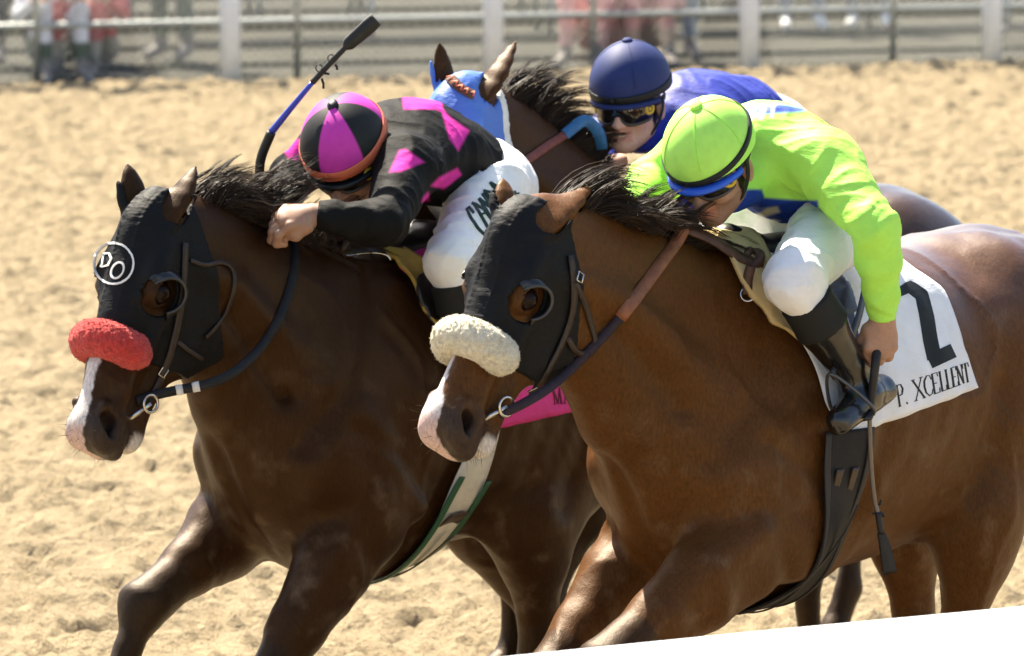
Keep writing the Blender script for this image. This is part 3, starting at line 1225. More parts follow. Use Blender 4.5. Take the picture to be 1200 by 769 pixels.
def locks(roots, dirs, lens, nper, rad, width, segs=7, curl=.05, grav=.1, wind=(0, 0, 0), clump=.2, wave=0.0, seed=1, tip=.15, stray=.03):
    """hair in locks: guide curves with strands that draw together towards the tips"""
    rng = np.random.default_rng(seed)
    G = len(roots)
    pts = np.zeros((G, segs + 1, 3))
    pts[:, 0] = roots
    d = dirs / np.linalg.norm(dirs, axis=1, keepdims=True)
    step = (np.asarray(lens) / segs)[:, None]
    ph = rng.uniform(0, 6.28, (G, 3))
    for i in range(segs):
        low = np.stack([vnoise(pts[:, i], 8, 31 + k) for k in range(3)], 1)
        d = d + rng.normal(0, curl, (G, 3)) + low * clump + np.asarray(wind) * (.25 + .15 * i) + np.array([0, 0, -grav]) * (.2 + .25 * i) + wave * np.sin(ph + i * 1.6)
        d /= np.linalg.norm(d, axis=1, keepdims=True)
        pts[:, i + 1] = pts[:, i] + d * step
    n = G * nper
    f = rng.uniform(.72, 1.12, n)
    gi = np.repeat(np.arange(G), nper)
    off = rng.normal(0, rad, (n, 3))
    tt = np.linspace(0, 1, segs + 1)
    S = np.zeros((n, segs + 1, 3))
    for i, t_ in enumerate(tt):
        x = np.clip(t_ * f, 0, 1) * segs
        k = np.minimum(x.astype(int), segs - 1)
        a = (x - k)[:, None]
        S[:, i] = pts[gi, k] * (1 - a) + pts[gi, k + 1] * a + off * (1 - (1 - tip) * t_)
    S = S + np.cumsum(rng.normal(0, stray, S.shape) * (np.asarray(lens)[gi] / segs)[:, None, None], axis=1)
    T = np.gradient(S, axis=1)
    a = np.cross(T, rng.normal(0, 1, (n, 1, 3)))
    a /= np.linalg.norm(a, axis=2, keepdims=True) + 1e-9
    b = np.cross(T, a)
    b /= np.linalg.norm(b, axis=2, keepdims=True) + 1e-9
    prof = (1 - tt ** 2.2) * .9 + .1
    w = width * rng.uniform(.6, 1.4, n)[:, None] * prof[None]
    V = np.stack([S + w[..., None] * (a * math.cos(q) + b * math.sin(q)) for q in (0, 2.094, 4.189)], 2).reshape(-1, 3)
    base = (np.arange(n) * (segs + 1) * 3)[:, None, None]
    i = np.arange(segs)[None, :, None] * 3
    j = np.arange(3)[None, None, :]
    k = (j + 1) % 3
    return V, np.stack([base + i + j, base + i + k, base + i + 3 + k, base + i + 3 + j], -1).reshape(-1, 4)
FA = Frame(48, (440, 283), 13.1)
FB = Frame(48, (842, 290), 12.0)
FC = Frame(48, (785, 243), 14.2)


def toe_of(f, dx=.10):
    return np.array([f[0] + dx, f[1], .06])


def hind_default(fr, q, xs=-.70, xh=-1.02):
    st = np.array([xs, .20 * q, fr.zw - .66])
    hk = np.array([xh, .15 * q, .58])
    fe = np.array([xh + .05, .13 * q, .24])
    return [st, hk, fe, toe_of(fe)]


JB = dict(croup=-.025, ear_open=(FB.vec(.5, .1, -1), FB.vec(-.5, .1, -1)), shift=-.07, poll=FB.P(605, 247, .0), muzzle=FB.P(507, 498, -.025), roll=-8, mouth=.012,
          ears=[FB.P(692, 219, .02), FB.P(590, 212, -.10)],
          fore=[[FB.P(862, 650, .17), FB.P(712, 778, .14), FB.P(690, 905, .13), FB.P(640, 950, .13)],
                [FB.P(765, 640, -.16), FB.P(635, 800, -.14), FB.P(650, 930, -.13), FB.P(610, 970, -.13)]],
          hind=[[FB.P(1150, 600, .20), FB.P(1120, 790, .15), FB.P(1060, 905, .13), FB.P(1030, 945, .13)],
                [FB.P(1060, 590, -.16), FB.P(1075, 770, -.14), FB.P(1120, 890, -.12), FB.P(1110, 940, -.12)]],
          coat=(.100, .037, .0082), coat2=(.056, .022, .0060), vary=.6,
          blaze=dict(c0=-.024, c1=0, w=.018, u0=.36, grow=.016, v0=-.125, lip=1))
JA = dict(ear_open=(FA.vec(.5, .1, -1), FA.vec(-.5, .1, -1)), shift=.145, poll=FA.P(166, 238, .0), muzzle=FA.P(88, 505, .0), roll=-2, mouth=.0,
          ears=[FA.P(228, 198, .04), FA.P(150, 196, -.10)],
          fore=[[FA.P(425, 600, .17), FA.P(305, 815, .14), FA.P(295, 930, .13), FA.P(275, 965, .13)],
                [FA.P(300, 596, -.16), FA.P(172, 708, -.13), FA.P(128, 815, -.12), FA.P(95, 850, -.12)]],
          hind=[[FA.P(625, 612, .20), FA.P(632, 770, .15), FA.P(585, 880, .13), FA.P(560, 920, .13)],
                [FA.P(560, 590, -.17), FA.P(660, 760, -.14), FA.P(700, 880, -.12), FA.P(690, 930, -.12)]],
          coat=(.025, .0096, .0034), coat2=(.040, .0155, .0045), vary=.5,
          blaze=dict(c0=-.006, c1=-.05, w=.020, u0=.36, grow=.010, v0=-.125, lip=1))
JC = dict(ear_open=(FC.vec(.5, .1, -1), FC.vec(-.5, .1, -1)), poll=FC.P(540, 92, .0), muzzle=FC.P(440, 300, .06), roll=-4, mouth=0,
          ears=[FC.P(604, 50, .02), FC.P(515, 53, -.09)],
          fore=[[FC.P(800, 520, .17), FC.P(692, 602, .13), FC.P(645, 705, .12), FC.P(662, 760, .12)],
                [FC.P(690, 500, -.16), FC.P(600, 640, -.13), FC.P(600, 760, -.12), FC.P(580, 790, -.12)]],
          hind=[[FC.P(970, 520, .19), FC.P(945, 660, .15), FC.P(950, 760, .13), FC.P(938, 795, .13)],
                hind_default(FC, -1)],
          coat=(.050, .020, .0062), coat2=(.030, .0125, .0048), vary=.6,
          blaze=dict(c0=0, c1=0, w=.0, u0=.9))

HORSES = {}
coat_mat = material('horse_coat', rough=.46, spec=.24, tint=(1.0, .72, .45), coat=1.0, gloss=True, coat_rough=.26, vcol=True, noise=(170, .30, (1, 1, .4)), bump=[(380, .4, .002, (1, 1, .3)), (45, .22, .008, (1, 1, .6))])
eye_mat = material('horse_eye', (.012, .006, .004), .07, .12)
mane_mat = material('mane_hair', (.036, .022, .013), .5, .2, noise=(30, .45))
for key, fr, J, hv in (('A', FA, JA, .0045), ('B', FB, JB, .0045), ('C', FC, JC, .006)):
    S, hf, info = horse_solid(fr, J)
    V, Fc = mesh_two_res(S, hf, *info['cut'], .0095 if key != 'C' else .015, hv)
    lab = {'A': 'dark brown racehorse with black hood and red noseband, leading on the left',
           'B': 'bay racehorse with black hood and cream noseband, nearest the white rail',
           'C': 'brown racehorse in a blue hood, behind the other two'}[key]
    t = Thing('racehorse', lab, 'horse', fr, group='horses racing to the finish')
    surf = Surf((V, Fc))
    t.part('body', V, Fc, coat_mat, col=horse_color(V, J, hf, fr))
    for q in (1, -1):
        t.part('eye', *sphere(hf.p(.200, -.058, .084 * q), .029 * hf.k, hf.A), eye_mat)
    if key != 'C':
        q_ = hf.inv(V)
        cand = np.nonzero((q_[:, 0] > .50) & (q_[:, 0] < .62) & (np.abs(q_[:, 2]) < .09) & (q_[:, 1] > -.22) & (q_[:, 1] < .0))[0]
        rng_ = np.random.default_rng(12)
        ix = rng_.choice(cand, 90)
        nn_ = grad(S.ev, V[ix])
        Vw, Qw = strands(V[ix] - nn_ * .002, nn_ + rng_.normal(0, .25, nn_.shape), rng_.uniform(.012, .034, 90), .0005, 4, .08, .10, (0, 0, 0), .1, 5)
        t.part('whiskers', Vw, Qw, mane_mat)
    HORSES[key] = dict(S=S, hf=hf, info=info, fr=fr, J=J, t=t, surf=surf)
# ------------------------------------------------------------------ jockeys
def hand(S, wrist, dirv, back, side, k=1.0, curl=1.0, sp=1.0):
    """palm, four curled fingers and a thumb; back = back-of-hand normal, side = towards the thumb"""
    d = nrm(dirv)
    b = ortho(d, back)
    s = nrm(np.cross(d, b))
    if np.dot(s, side) < 0:
        s = -s
    W = np.asarray(wrist, float)
    ax = np.array([d, b, s])
    S.ell(W + d * .045 * k, (.048 * k, .017 * k, .040 * k), ax, k=0.015)
    S.rc(W - d * .03, W + d * .02 * k, .024, .024, (b, .8), k=0.02)
    for i, (o, l) in enumerate(((.030, .95), (.011, 1.05), (-.009, 1.0), (-.028, .82))):
        p0 = W + d * (.070 - abs(o - .01) * .25) * k + s * o * k * sp
        p1 = p0 + (d * .80 - b * .75 * curl + s * .06) * .034 * l * k
        p2 = p1 + (d * .05 - b * 1.0 * curl) * .027 * l * k
        p3 = p2 + (-d * .95 - b * .25) * .022 * l * k
        S.chain([W + d * .035 * k + s * o * .8 * k, p0, p1, p2, p3], [r * k for r in (.0098, .0102, .0094, .0088, .0078)], k=0.003)
    t0 = W + d * .024 * k + s * .030 * k - b * .008
    t1 = t0 + (d * .75 + s * .22 - b * .55) * .034 * k
    t2 = t1 + (d * .62 - s * .55 - b * .45) * .032 * k
    S.ell(W + d * .050 * k + s * .022 * k - b * .016 * k, (.028 * k, .018 * k, .018 * k), ax, k=0.010)
    S.chain([W + d * .01, t0, t1, t2], [r * k for r in (.014, .0145, .0115, .0095)], k=0.008)


ROT1 = np.array(Matrix.Rotation(.7, 3, 'X') @ Matrix.Rotation(.5, 3, 'Y') @ Matrix.Rotation(.4, 3, 'Z'))


def jockey_parts(J):
    """body, silks, breeches and boot solids from the joints"""
    g = {k: np.asarray(v, float) for k, v in J.items() if k in (
        'head', 'chest', 'waist', 'pelvis', 'shL', 'shR', 'elL', 'elR', 'wrL', 'wrR', 'hipL', 'hipR', 'knL', 'knR', 'anL', 'anR', 'toL', 'toR')}
    hs = J.get('hs', 1.0)
    c, f = nrm(J['crown']), ortho(J['crown'], J['face'])
    s = np.cross(c, f)
    HA = np.array([f, s, c])

    def hp(x, y, z):
        return g['head'] + (np.array([x, y, z]) * hs) @ HA
    up = nrm(np.cross(g['shL'] - g['shR'], g['pelvis'] - g['chest']))
    lat = nrm(g['shL'] - g['shR'])
    B = Solid()
    # head
    B.ell(hp(-.005, 0, .02), np.array((.096, .077, .098)) * hs, HA, k=.02)
    B.ell(hp(.028, 0, -.045), np.array((.068, .062, .082)) * hs, HA, k=.03)
    B.rc(hp(.02, .048, -.08), hp(.072, .016, -.108), .02, .02, None, .03)
    B.rc(hp(.02, -.048, -.08), hp(.072, -.016, -.108), .02, .02, None, .03)
    B.ell(hp(.082, 0, -.112), (.020, .024, .018), HA, k=.02)
    B.rc(hp(.092, 0, -.005), hp(.116, 0, -.048), .009, .0125, None, .014)
    for q in (-1, 1):
        B.ell(hp(.104, .013 * q, -.050), (.011, .009, .009), HA, k=.008)
        B.ell(hp(.068, .040 * q, -.042), (.024, .022, .024), HA, k=.025)
        B.rc(hp(.085, .012 * q, .016), hp(.072, .048 * q, .012), .010, .010, None, .015)
        B.ell(hp(.090, .030 * q, -.008), (.015, .018, .011), HA, k=.008, op=-1)
        B.ell(hp(-.008, .080 * q, -.030), (.020, .010, .034), HA, k=.008)
        B.ell(hp(-.002, .088 * q, -.030), (.010, .006, .020), HA, k=.006, op=-1)
    B.chain([hp(.086, .026, -.077), hp(.100, 0, -.073), hp(.086, -.026, -.077)], [.006, .0085, .006], k=.008)
    B.chain([hp(.084, .023, -.090), hp(.096, 0, -.090), hp(.084, -.023, -.090)], [.006, .009, .006], k=.008)
    m = J.get('smile', 0)
    B.chain([hp(.090, .027, -.080 + m * .3), hp(.107, 0, -.082), hp(.090, -.027, -.080 + m * .3)], [.0028, .0030 + m * .5, .0028], k=.004, op=-1)
    # trunk and limbs (slimmer than the clothes)
    nb = g['chest'] + (g['shL'] + g['shR'] - 2 * g['chest']) * .35
    B.chain([hp(-.02, 0, -.07), (hp(-.03, 0, -.10) + nb) / 2, nb], [.050, .052, .06], k=.03)
    B.chain([g['chest'], g['waist'], g['pelvis']], [.125, .105, .13], (up, .75), k=.05)
    B.chain([g['shL'], g['chest'], g['shR']], [.06, .11, .06], (up, .8), k=.05)
    for q in 'LR':
        B.chain([g['sh' + q], (g['sh' + q] + g['el' + q]) / 2, g['el' + q]], [.052, .046, .036], k=.03)
        fa = g['wr' + q] - g['el' + q]
        B.chain([g['el' + q], g['el' + q] + fa * .3, g['wr' + q]], [.037, .040, .025], k=.02)
        B.chain([g['hip' + q], (g['hip' + q] + g['kn' + q]) / 2, g['kn' + q]], [.085, .07, .052], k=.04)
        sn = g['an' + q] - g['kn' + q]
        B.chain([g['kn' + q], g['kn' + q] + sn * .35, g['an' + q]], [.05, .05, .034], k=.02)
        B.chain([g['an' + q], g['an' + q] + (g['to' + q] - g['an' + q]) * .75], [.030, .022], k=.02)
        hand(B, g['wr' + q], *J['hand' + q])
    # silks
    C = Solid()
    t = J.get('torso', 1.0)
    C.chain([g['chest'] + (nb - g['chest']) * .3, (g['chest'] + g['waist']) / 2, g['waist'], g['waist'] + (g['pelvis'] - g['waist']) * .45],
            [.150 * t, .152 * t, .140 * t, .135 * t], (up, .74), k=.05)
    C.chain([g['shL'], g['chest'] + up * .01, g['shR']], [.076, .135 * t, .076], (up, .80), k=.06)
    C.rc(nb, hp(-.03, 0, -.10), .080, .060, None, .04)
    for q in 'LR':
        fa = g['wr' + q] - g['el' + q]
        ua = g['el' + q] - g['sh' + q]
        C.chain([g['sh' + q], g['sh' + q] + ua * .5, g['el' + q]], [.076, .061, .049], k=.04)
        C.chain([g['el' + q], g['el' + q] + fa * .35, g['el' + q] + fa * .72, g['el' + q] + fa * .95], [.049, .045, .035, .031], k=.02)
        cut = g['wr' + q] - fa / np.linalg.norm(fa) * .012
    fl = J.get('fold', 1.0)

    def folds(P, d):
        w = np.exp(-(d / .03) ** 2)
        Pw = P + .03 * np.stack([vnoise(P, 9, 71), vnoise(P, 9, 72), vnoise(P, 9, 73)], 1)
        o = .0070 * (1 - np.abs(vnoise(Pw @ ROT1.T * np.array([1, .42, 1.7]), 9, 3))) ** 4 + .0045 * (1 - np.abs(vnoise(Pw @ ROT1 * np.array([1.6, .42, 1]), 16, 4))) ** 4
        for q in 'LR':
            for j, amp, rad_, fr_ in (('el', .0065, .10, 115), ('sh', .0040, .13, 75), ('wr', .0034, .16, 140)):
                c = g[j + q]
                ax = nrm(g['wr' + q] - g['sh' + q])
                v = P - c
                al = v @ ax
                ph = al * fr_ + 2.2 * vnoise(P, 13, 81) + (v @ up) * 30
                o = o + amp * np.exp(-((v * v).sum(1) / rad_ ** 2)) * np.maximum(np.sin(ph), -.2)
        return d - fl * w * (o - .002 * vnoise(P, 7, 5))
    C.post.append(folds)
    # breeches
    T = Solid()
    bt = J.get('seat', 1.0)
    T.chain([g['waist'], g['pelvis']], [.118 * t, .150 * bt], (up, .82), k=.05)
    for q in 'LR':
        sn = g['an' + q] - g['kn' + q]
        T.chain([g['hip' + q], g['hip' + q] + (g['kn' + q] - g['hip' + q]) * .5, g['kn' + q]], [.106 * bt, .072, .058], k=.05)
        T.chain([g['kn' + q], g['kn' + q] + sn * .27], [.058, .046], k=.03)

    def folds2(P, d):
        n = np.abs(vnoise(P * np.array([1, 1.0, .7]), 9, 13))
        n2 = np.abs(vnoise(P, 21, 18))
        w = np.exp(-(d / .03) ** 2)
        Pw = P + .03 * np.stack([vnoise(P, 8, 74), vnoise(P, 8, 75), vnoise(P, 8, 76)], 1)
        n3 = np.abs(vnoise(Pw @ ROT1.T * np.array([.5, 1.5, 1.2]), 13, 19))
        o = .0045 * (1 - n) ** 4 + .0075 * (1 - n3) ** 4 + .003 * (1 - n2) ** 4
        for q in 'LR':
            v = P - g['kn' + q]
            ax = nrm(g['an' + q] - g['hip' + q])
            o = o + .0050 * np.exp(-((v * v).sum(1) / .11 ** 2)) * np.maximum(np.sin((v @ ax) * 95 + 2.5 * vnoise(P, 11, 83)), -.2)
        return d - w * o
    T.post.append(folds2)
    # boots
    Bo = {}
    for q in 'LR':
        Q = Solid()
        sn = g['an' + q] - g['kn' + q]
        ft = g['to' + q] - g['an' + q]
        fd = ft / np.linalg.norm(ft)
        heel = g['an' + q] - fd * .060 + sn / np.linalg.norm(sn) * .045
        toe = g['to' + q]
        Q.chain([g['kn' + q] + sn * .10, g['kn' + q] + sn * .42, g['kn' + q] + sn * .80, g['an' + q]], [.060, .058, .043, .042], k=.02)
        Q.chain([heel, (heel + toe) / 2 + (g['an' + q] - heel) * .25, toe], [.036, .038, .032], k=.03)
        Q.chain([heel + nrm(sn) * .02, toe + nrm(sn) * .012], [.034, .034], (nrm(sn), .35), k=.006)

        def crease(P, d, a=g['an' + q]):
            w = np.exp(-(d / .02) ** 2) * np.exp(-(((P - a) ** 2).sum(1) / .09 ** 2))
            n = np.abs(vnoise(P * np.array([.6, .6, 1.6]), 24, 43))
            return d - w * (.006 * (1 - n) ** 3 - .003)
        Q.post.append(crease)
        Bo[q] = Q
    return dict(B=B, C=C, T=T, Bo=Bo, hp=hp, HA=HA, g=g, up=up, lat=lat, hs=hs)


def pix_of(fr, P):
    W = fr.tow(P) - CAM
    d = W @ FWD
    return np.stack([600 + FPX * W[:, 0] / d, 384.5 - FPX * (W @ UPV) / d], 1)


def inpoly(p, poly):
    poly = np.asarray(poly, float)
    x, y = p[:, 0], p[:, 1]
    r = np.zeros(len(p), bool)
    for i in range(len(poly)):
        a, b = poly[i], poly[i - 1]
        c = (a[1] > y) != (b[1] > y)
        r ^= c & (x < (b[0] - a[0]) * (y - a[1]) / ((b[1] - a[1]) if b[1] != a[1] else 1e-9) + a[0])
    return r


def soft(p, poly, w=1.6):
    """coverage of a polygon with a soft edge of w px"""
    poly = np.asarray(poly, float)
    d = np.full(len(p), 1e9)
    for i in range(len(poly)):
        a, b = poly[i - 1], poly[i]
        ab = b - a
        t = np.clip(((p - a) @ ab) / (ab @ ab + 1e-9), 0, 1)
        d = np.minimum(d, np.linalg.norm(p - a - t[:, None] * ab, axis=1))
    return np.clip(.5 + np.where(inpoly(p, poly), d, -d) / (2 * w), 0, 1)


def clip_wrap(ev, planes):
    """cut a field by half spaces (point, outward normal)"""
    pl = [(np.asarray(p, float), nrm(n)) for p, n in planes]

    def f(P):
        d = ev(P)
        for p, n in pl:
            d = np.maximum(d, (P - p) @ n)
        return d
    return f


skin_mat = material('skin', rough=.5, spec=.35, vcol=True, noise=(120, .08), bump=(260, .15, .001), sss=.08)
helmet_shell = material('helmet_silk', rough=.62, spec=.25, vcol=True, noise=(40, .06), bump=[(500, .2, .001), (25, .15, .004)])
band_dark = material('elastic_band', (.012, .013, .012), .55, .3, bump=(500, .3, .001))
lens_mat = material('goggle_lens', (.012, .010, .010), .06, .6, coat=.5)
frame_mat = material('goggle_frame', (.055, .045, .038), .35, .5)
vent_mat = material('goggle_vent', (.62, .42, .03), .45, .4)
leather_mat = material('boot_leather', (.007, .006, .0055), .25, .55, noise=(25, .3), bump=[(90, .12, .002)], coat=.3)
boot_top = material('boot_cuff', (.014, .014, .013), .7, .25, bump=(300, .2, .001))
teeth_mat = material('teeth', (.75, .70, .62), .3, .4)


def build_jockey(fr, J, hand_cols=(.30, .16, .10)):
    R = jockey_parts(J)
    g, hp, HA, hs = R['g'], R['hp'], R['HA'], R['hs']
    base = np.array([g['pelvis'][0], g['pelvis'][1], 0]) + [0, 0, g['toL'][2] - .04]
    t = Thing('person', J['label'], 'person', fr, base, group='jockeys')
    h = J.get('h', .0036)
    V, Fc = polygonize(R['B'].ev, *R['B'].bounds(), .011)
    zones = [(hp(.02, 0, -.02), .165 * hs), (g['wrL'] + nrm(J['handL'][0]) * .045, .095), (g['wrR'] + nrm(J['handR'][0]) * .045, .095)]

    def keep(V, Fc, sel):
        Fc = Fc[sel]
        used = np.zeros(len(V), bool)
        used[Fc.ravel()] = True
        return V[used], (np.cumsum(used) - 1)[Fc]
    cen = V[Fc].mean(1)
    sel = np.ones(len(Fc), bool)
    for c_, r_ in zones:
        sel &= np.linalg.norm(cen - c_, axis=1) > r_ - .006
    ms = [keep(V, Fc, sel)]
    for c_, r_ in zones:
        V2, F2 = polygonize(R['B'].ev, c_ - r_ - .01, c_ + r_ + .01, h)
        ms.append(keep(V2, F2, np.linalg.norm(V2[F2].mean(1) - c_, axis=1) < r_))
    o_ = np.cumsum([0] + [len(m_[0]) for m_ in ms])
    V = np.concatenate([m_[0] for m_ in ms])
    Fc = np.concatenate([m_[1] + k_ for m_, k_ in zip(ms, o_)])
    sk = np.asarray(J['skin'], float)
    c = np.tile(sk, (len(V), 1)) * (1 + .10 * fbm(V, 30, 2, 4))[:, None]
    q = ((V - g['head']) @ HA.T) / hs
    lips = (np.abs(q[:, 2] + .082) < .016) & (np.abs(q[:, 1]) < .028) & (q[:, 0] > .078)
    c = mixc(c, sk * [.9, .55, .5], lips * .6)
    hair = (q[:, 0] < .03) & (q[:, 2] > -.07) & (np.abs(q).max(1) < .14) & (np.abs(q[:, 1]) < .074)
    c = mixc(c, (.018, .012, .008), hair * 1.0)
    if J.get('stubble'):
        c = mixc(c, sk * .35, ((q[:, 2] < -.062) & (q[:, 0] > .0) & (np.abs(q).max(1) < .16) & ~lips) * J['stubble'])
    t.part('body', V, Fc, skin_mat, col=c)
    # silks
    pl = []
    for s in 'LR':
        fa = g['wr' + s] - g['el' + s]
    def silk_ev(P):
        d = R['C'].ev(P)
        for s in 'LR':
            fa = nrm(g['wr' + s] - g['el' + s])
            near = np.linalg.norm(P - g['wr' + s], axis=1) < .13
            d = np.where(near, np.maximum(d, (P - (g['wr' + s] - fa * .008)) @ fa), d)
        return d
    V, Fc = polygonize(silk_ev, *R['C'].bounds(), J.get('hc', .0047))
    px = pix_of(fr, V)
    c = J['silk_col'](V, px, R)
    t.part('silks', V, Fc, J['silk_mat'], col=c)
    # breeches
    pel = g['pelvis']
    wdir = nrm(g['waist'] - pel)
    def breech_ev(P):
        d = R['T'].ev(P)
        near = np.linalg.norm(P - g['waist'], axis=1) < .17
        return np.where(near, np.maximum(d, (P - (g['waist'] - wdir * .03)) @ wdir), d)
    V, Fc = polygonize(breech_ev, *R['T'].bounds(), .0058)
    t.part('breeches', V, Fc, J['breech_mat'])
    R['Tsurf'] = Surf((V, Fc))
    for s in 'LR':
        Q = R['Bo'][s]
        sn = nrm(g['an' + s] - g['kn' + s])
        ln_ = np.linalg.norm(g['an' + s] - g['kn' + s])
        V, Fc = polygonize(clip_wrap(Q.ev, [(g['kn' + s] + sn * ln_ * .22, -sn)]), *Q.bounds(), .006)
        bo = t.part('boot', V, Fc, leather_mat)
        cuff_ev = clip_wrap(lambda P, Q=Q: Q.ev(P) - .004, [(g['kn' + s] + sn * ln_ * .17, -sn), (g['kn' + s] + sn * ln_ * .43, sn)])
        V, Fc = polygonize(cuff_ev, *Q.bounds(), .006)
        t.part('cuff', V, Fc, boot_top, parent=bo)
    # helmet
    ce = (0, 0, .042)
    HR = np.array(J.get('helm_r', (.130, .107, .114))) * hs
    n1, n2 = 96, 40
    V, Fc, cols = [], [], []
    for i in range(n2 + 1):
        v = math.pi * .56 * i / n2
        for j in range(n1):
            u = 2 * math.pi * j / n1
            bul = 1 + .006 * math.cos(3 * u * 2) * math.sin(v) ** 2
            d = np.array([math.sin(v) * math.cos(u), math.sin(v) * math.sin(u), math.cos(v)]) * HR * bul
            if d[2] < -.02:
                d[2] = -.02 + (d[2] + .02) * .3
            V.append(hp(*ce) + d @ HA)
            cols.append(J['helm_col'](u, v))
    for i in range(n2):
        for j in range(n1):
            k = (j + 1) % n1
            Fc.append((i * n1 + j, (i + 1) * n1 + j, (i + 1) * n1 + k, i * n1 + k))
    hel = t.part('helmet', V, Fc, helmet_shell, col=np.array(cols))
    for j in range(J.get('seams', 0)):
        u = 2 * math.pi * (j + .35) / J['seams']
        P = [hp(*ce) + (np.array([math.sin(v) * math.cos(u), math.sin(v) * math.sin(u), math.cos(v)]) * HR * 1.004) @ HA for v in np.linspace(.06, 1.45, 22)]
        t.part('seam', *tube(P, .0010, 5), J['button_mat'], parent=hel)
    # button
    hel2 = t.part('button', *sphere(hp(*ce) + (np.array([0, 0, HR[2] + .002])) @ HA, (.017, .014, .007), HA, 14, 8), J['button_mat'], parent=None)
    # elastic band, tilted down towards the face
    def ring(zf, zb, off, n=64):
        P, N = [], []
        for j in range(n + 1):
            u = 2 * math.pi * j / n
            z = zb + (zf - zb) * (.5 + .5 * math.cos(u))
            rr = math.sqrt(max(.05, 1 - (z / HR[2]) ** 2))
            d = np.array([math.cos(u) * HR[0] * rr, math.sin(u) * HR[1] * rr, z])
            n_ = nrm(d / HR ** 2)
            P.append(hp(*ce) + (d + n_ * off) @ HA)
            N.append(n_ @ HA)
        return P, N
    b = J['band']
    P, N = ring(b[0], b[1], .002)
    t.part('band', *strap(P, N, b[2], .003), J['band_mat'])
    # peak
    V, Fc = [], []
    n = 24
    for i in range(n + 1):
        u = -1.25 + 2.5 * i / n
        e = math.cos(u * 1.2)
        for k_, (ro, dz) in enumerate(((.97, .0), (1.0 + J.get('peak_len', .16) * max(e, 0), -.012), (1.0 + J.get('peak_len', .16) * max(e, 0), -.017), (.97, -.008))):
            d = np.array([math.cos(u) * HR[0] * ro, math.sin(u) * HR[1] * (1 + (ro - 1) * .6), J.get('peak_z', -.022) + dz])
            V.append(hp(*ce) + d @ HA)
    for i in range(n):
        for k_ in range(4):
            a = i * 4 + k_
            bq = i * 4 + (k_ + 1) % 4
            Fc.append((a, a + 4, bq + 4, bq))
    Fc += [(0, 1, 2, 3), tuple(n * 4 + x for x in (3, 2, 1, 0))]
    t.part('peak', V, Fc, J['peak_mat'])
    # goggles
    def gog(u, z, r=1.0, ex=0):
        return hp(*(np.array([.034 + .074 * math.cos(u) * r + ex * math.cos(u), .075 * math.sin(u) * r + ex * math.sin(u), z])))
    gz = J.get('gog_z', -.004)
    gs = J.get('gog_s', 1.0)
    n = 30
    V, Fc = [], []
    rows = [(-.033, 1.02), (-.026, 1.13), (0, 1.18), (.022, 1.14), (.028, 1.0)]
    for i in range(n + 1):
        u = -1.25 + 2.5 * i / n
        nose = -.0 + .016 * math.exp(-(u / .22) ** 2)
        for (z, r) in rows:
            V.append(gog(u, gz + gs * (z + nose if z < -.01 else z) * (1 - .25 * abs(u / 1.25) ** 3), r))
    m_ = len(rows)
    for i in range(n):
        for k_ in range(m_ - 1):
            Fc.append((i * m_ + k_, (i + 1) * m_ + k_, (i + 1) * m_ + k_ + 1, i * m_ + k_ + 1))
    gl = t.part('goggles', V, Fc, lens_mat)
    rim = []
    for i in range(n + 1):
        u = -1.25 + 2.5 * i / n
        rim.append(gog(u, gz + gs * .028 * (1 - .25 * abs(u / 1.25) ** 3), 1.06))
    for i in range(n, -1, -1):
        u = -1.25 + 2.5 * i / n
        nose = .016 * math.exp(-(u / .22) ** 2)
        rim.append(gog(u, gz + gs * (-.033 + nose) * (1 - .25 * abs(u / 1.25) ** 3), 1.06))
    rim.append(rim[0])
    t.part('rim', *tube(rim, .0048, 6), frame_mat, parent=gl)
    for q in (1, -1):
        o = gog(1.12 * q, gz - .002, 1.0, .010)
        nn = (np.array([math.cos(1.12 * q), math.sin(1.12 * q), 0])) @ HA
        t.part('vent', *join([torus(o, nn, .0125, .005, 20, 8), sphere(o, (.007, .007, .005), np.array([ortho(nn, HA[2]), np.cross(nn, ortho(nn, HA[2])), nn]), 12, 6)]), vent_mat, parent=gl)
    P, N = [], []
    for j in range(41):
        u = 1.2 + (2 * math.pi - 2.4) * j / 40
        d = np.array([math.cos(u) * .108, math.sin(u) * .088, gz + .012 * (1 - math.cos(u)) * .5])
        P.append(hp(*d))
        N.append(np.array([math.cos(u), math.sin(u), 0]) @ HA)
    t.part('goggle_strap', *strap(P, N, .018, .003), band_dark, parent=gl)
    # chin strap
    for q in (1, -1):
        P = [hp(*p) for p in spline([(.0, .092 * q, .01), (.012, .088 * q, -.04), (.035, .064 * q, -.09), (.062, .02 * q, -.132), (.064, 0, -.134)], 6)]
        t.part('chin_strap', *strap(P, [HA[1] * q * .8 + HA[0] * .2 - HA[2] * .4] * len(P), .013, .003), J.get('chin_mat', band_dark))
    if J.get('smile'):
        P = [hp(*p) for p in ((.082, .020, -.079), (.092, .010, -.0815), (.0955, 0, -.082), (.092, -.010, -.0815), (.082, -.020, -.079))]
        t.part('teeth', *strap(spline(P, 5), HA[0], .0065, .004), teeth_mat)
    R['t'] = t
    return R


def skin_on(px_poly):
    return px_poly


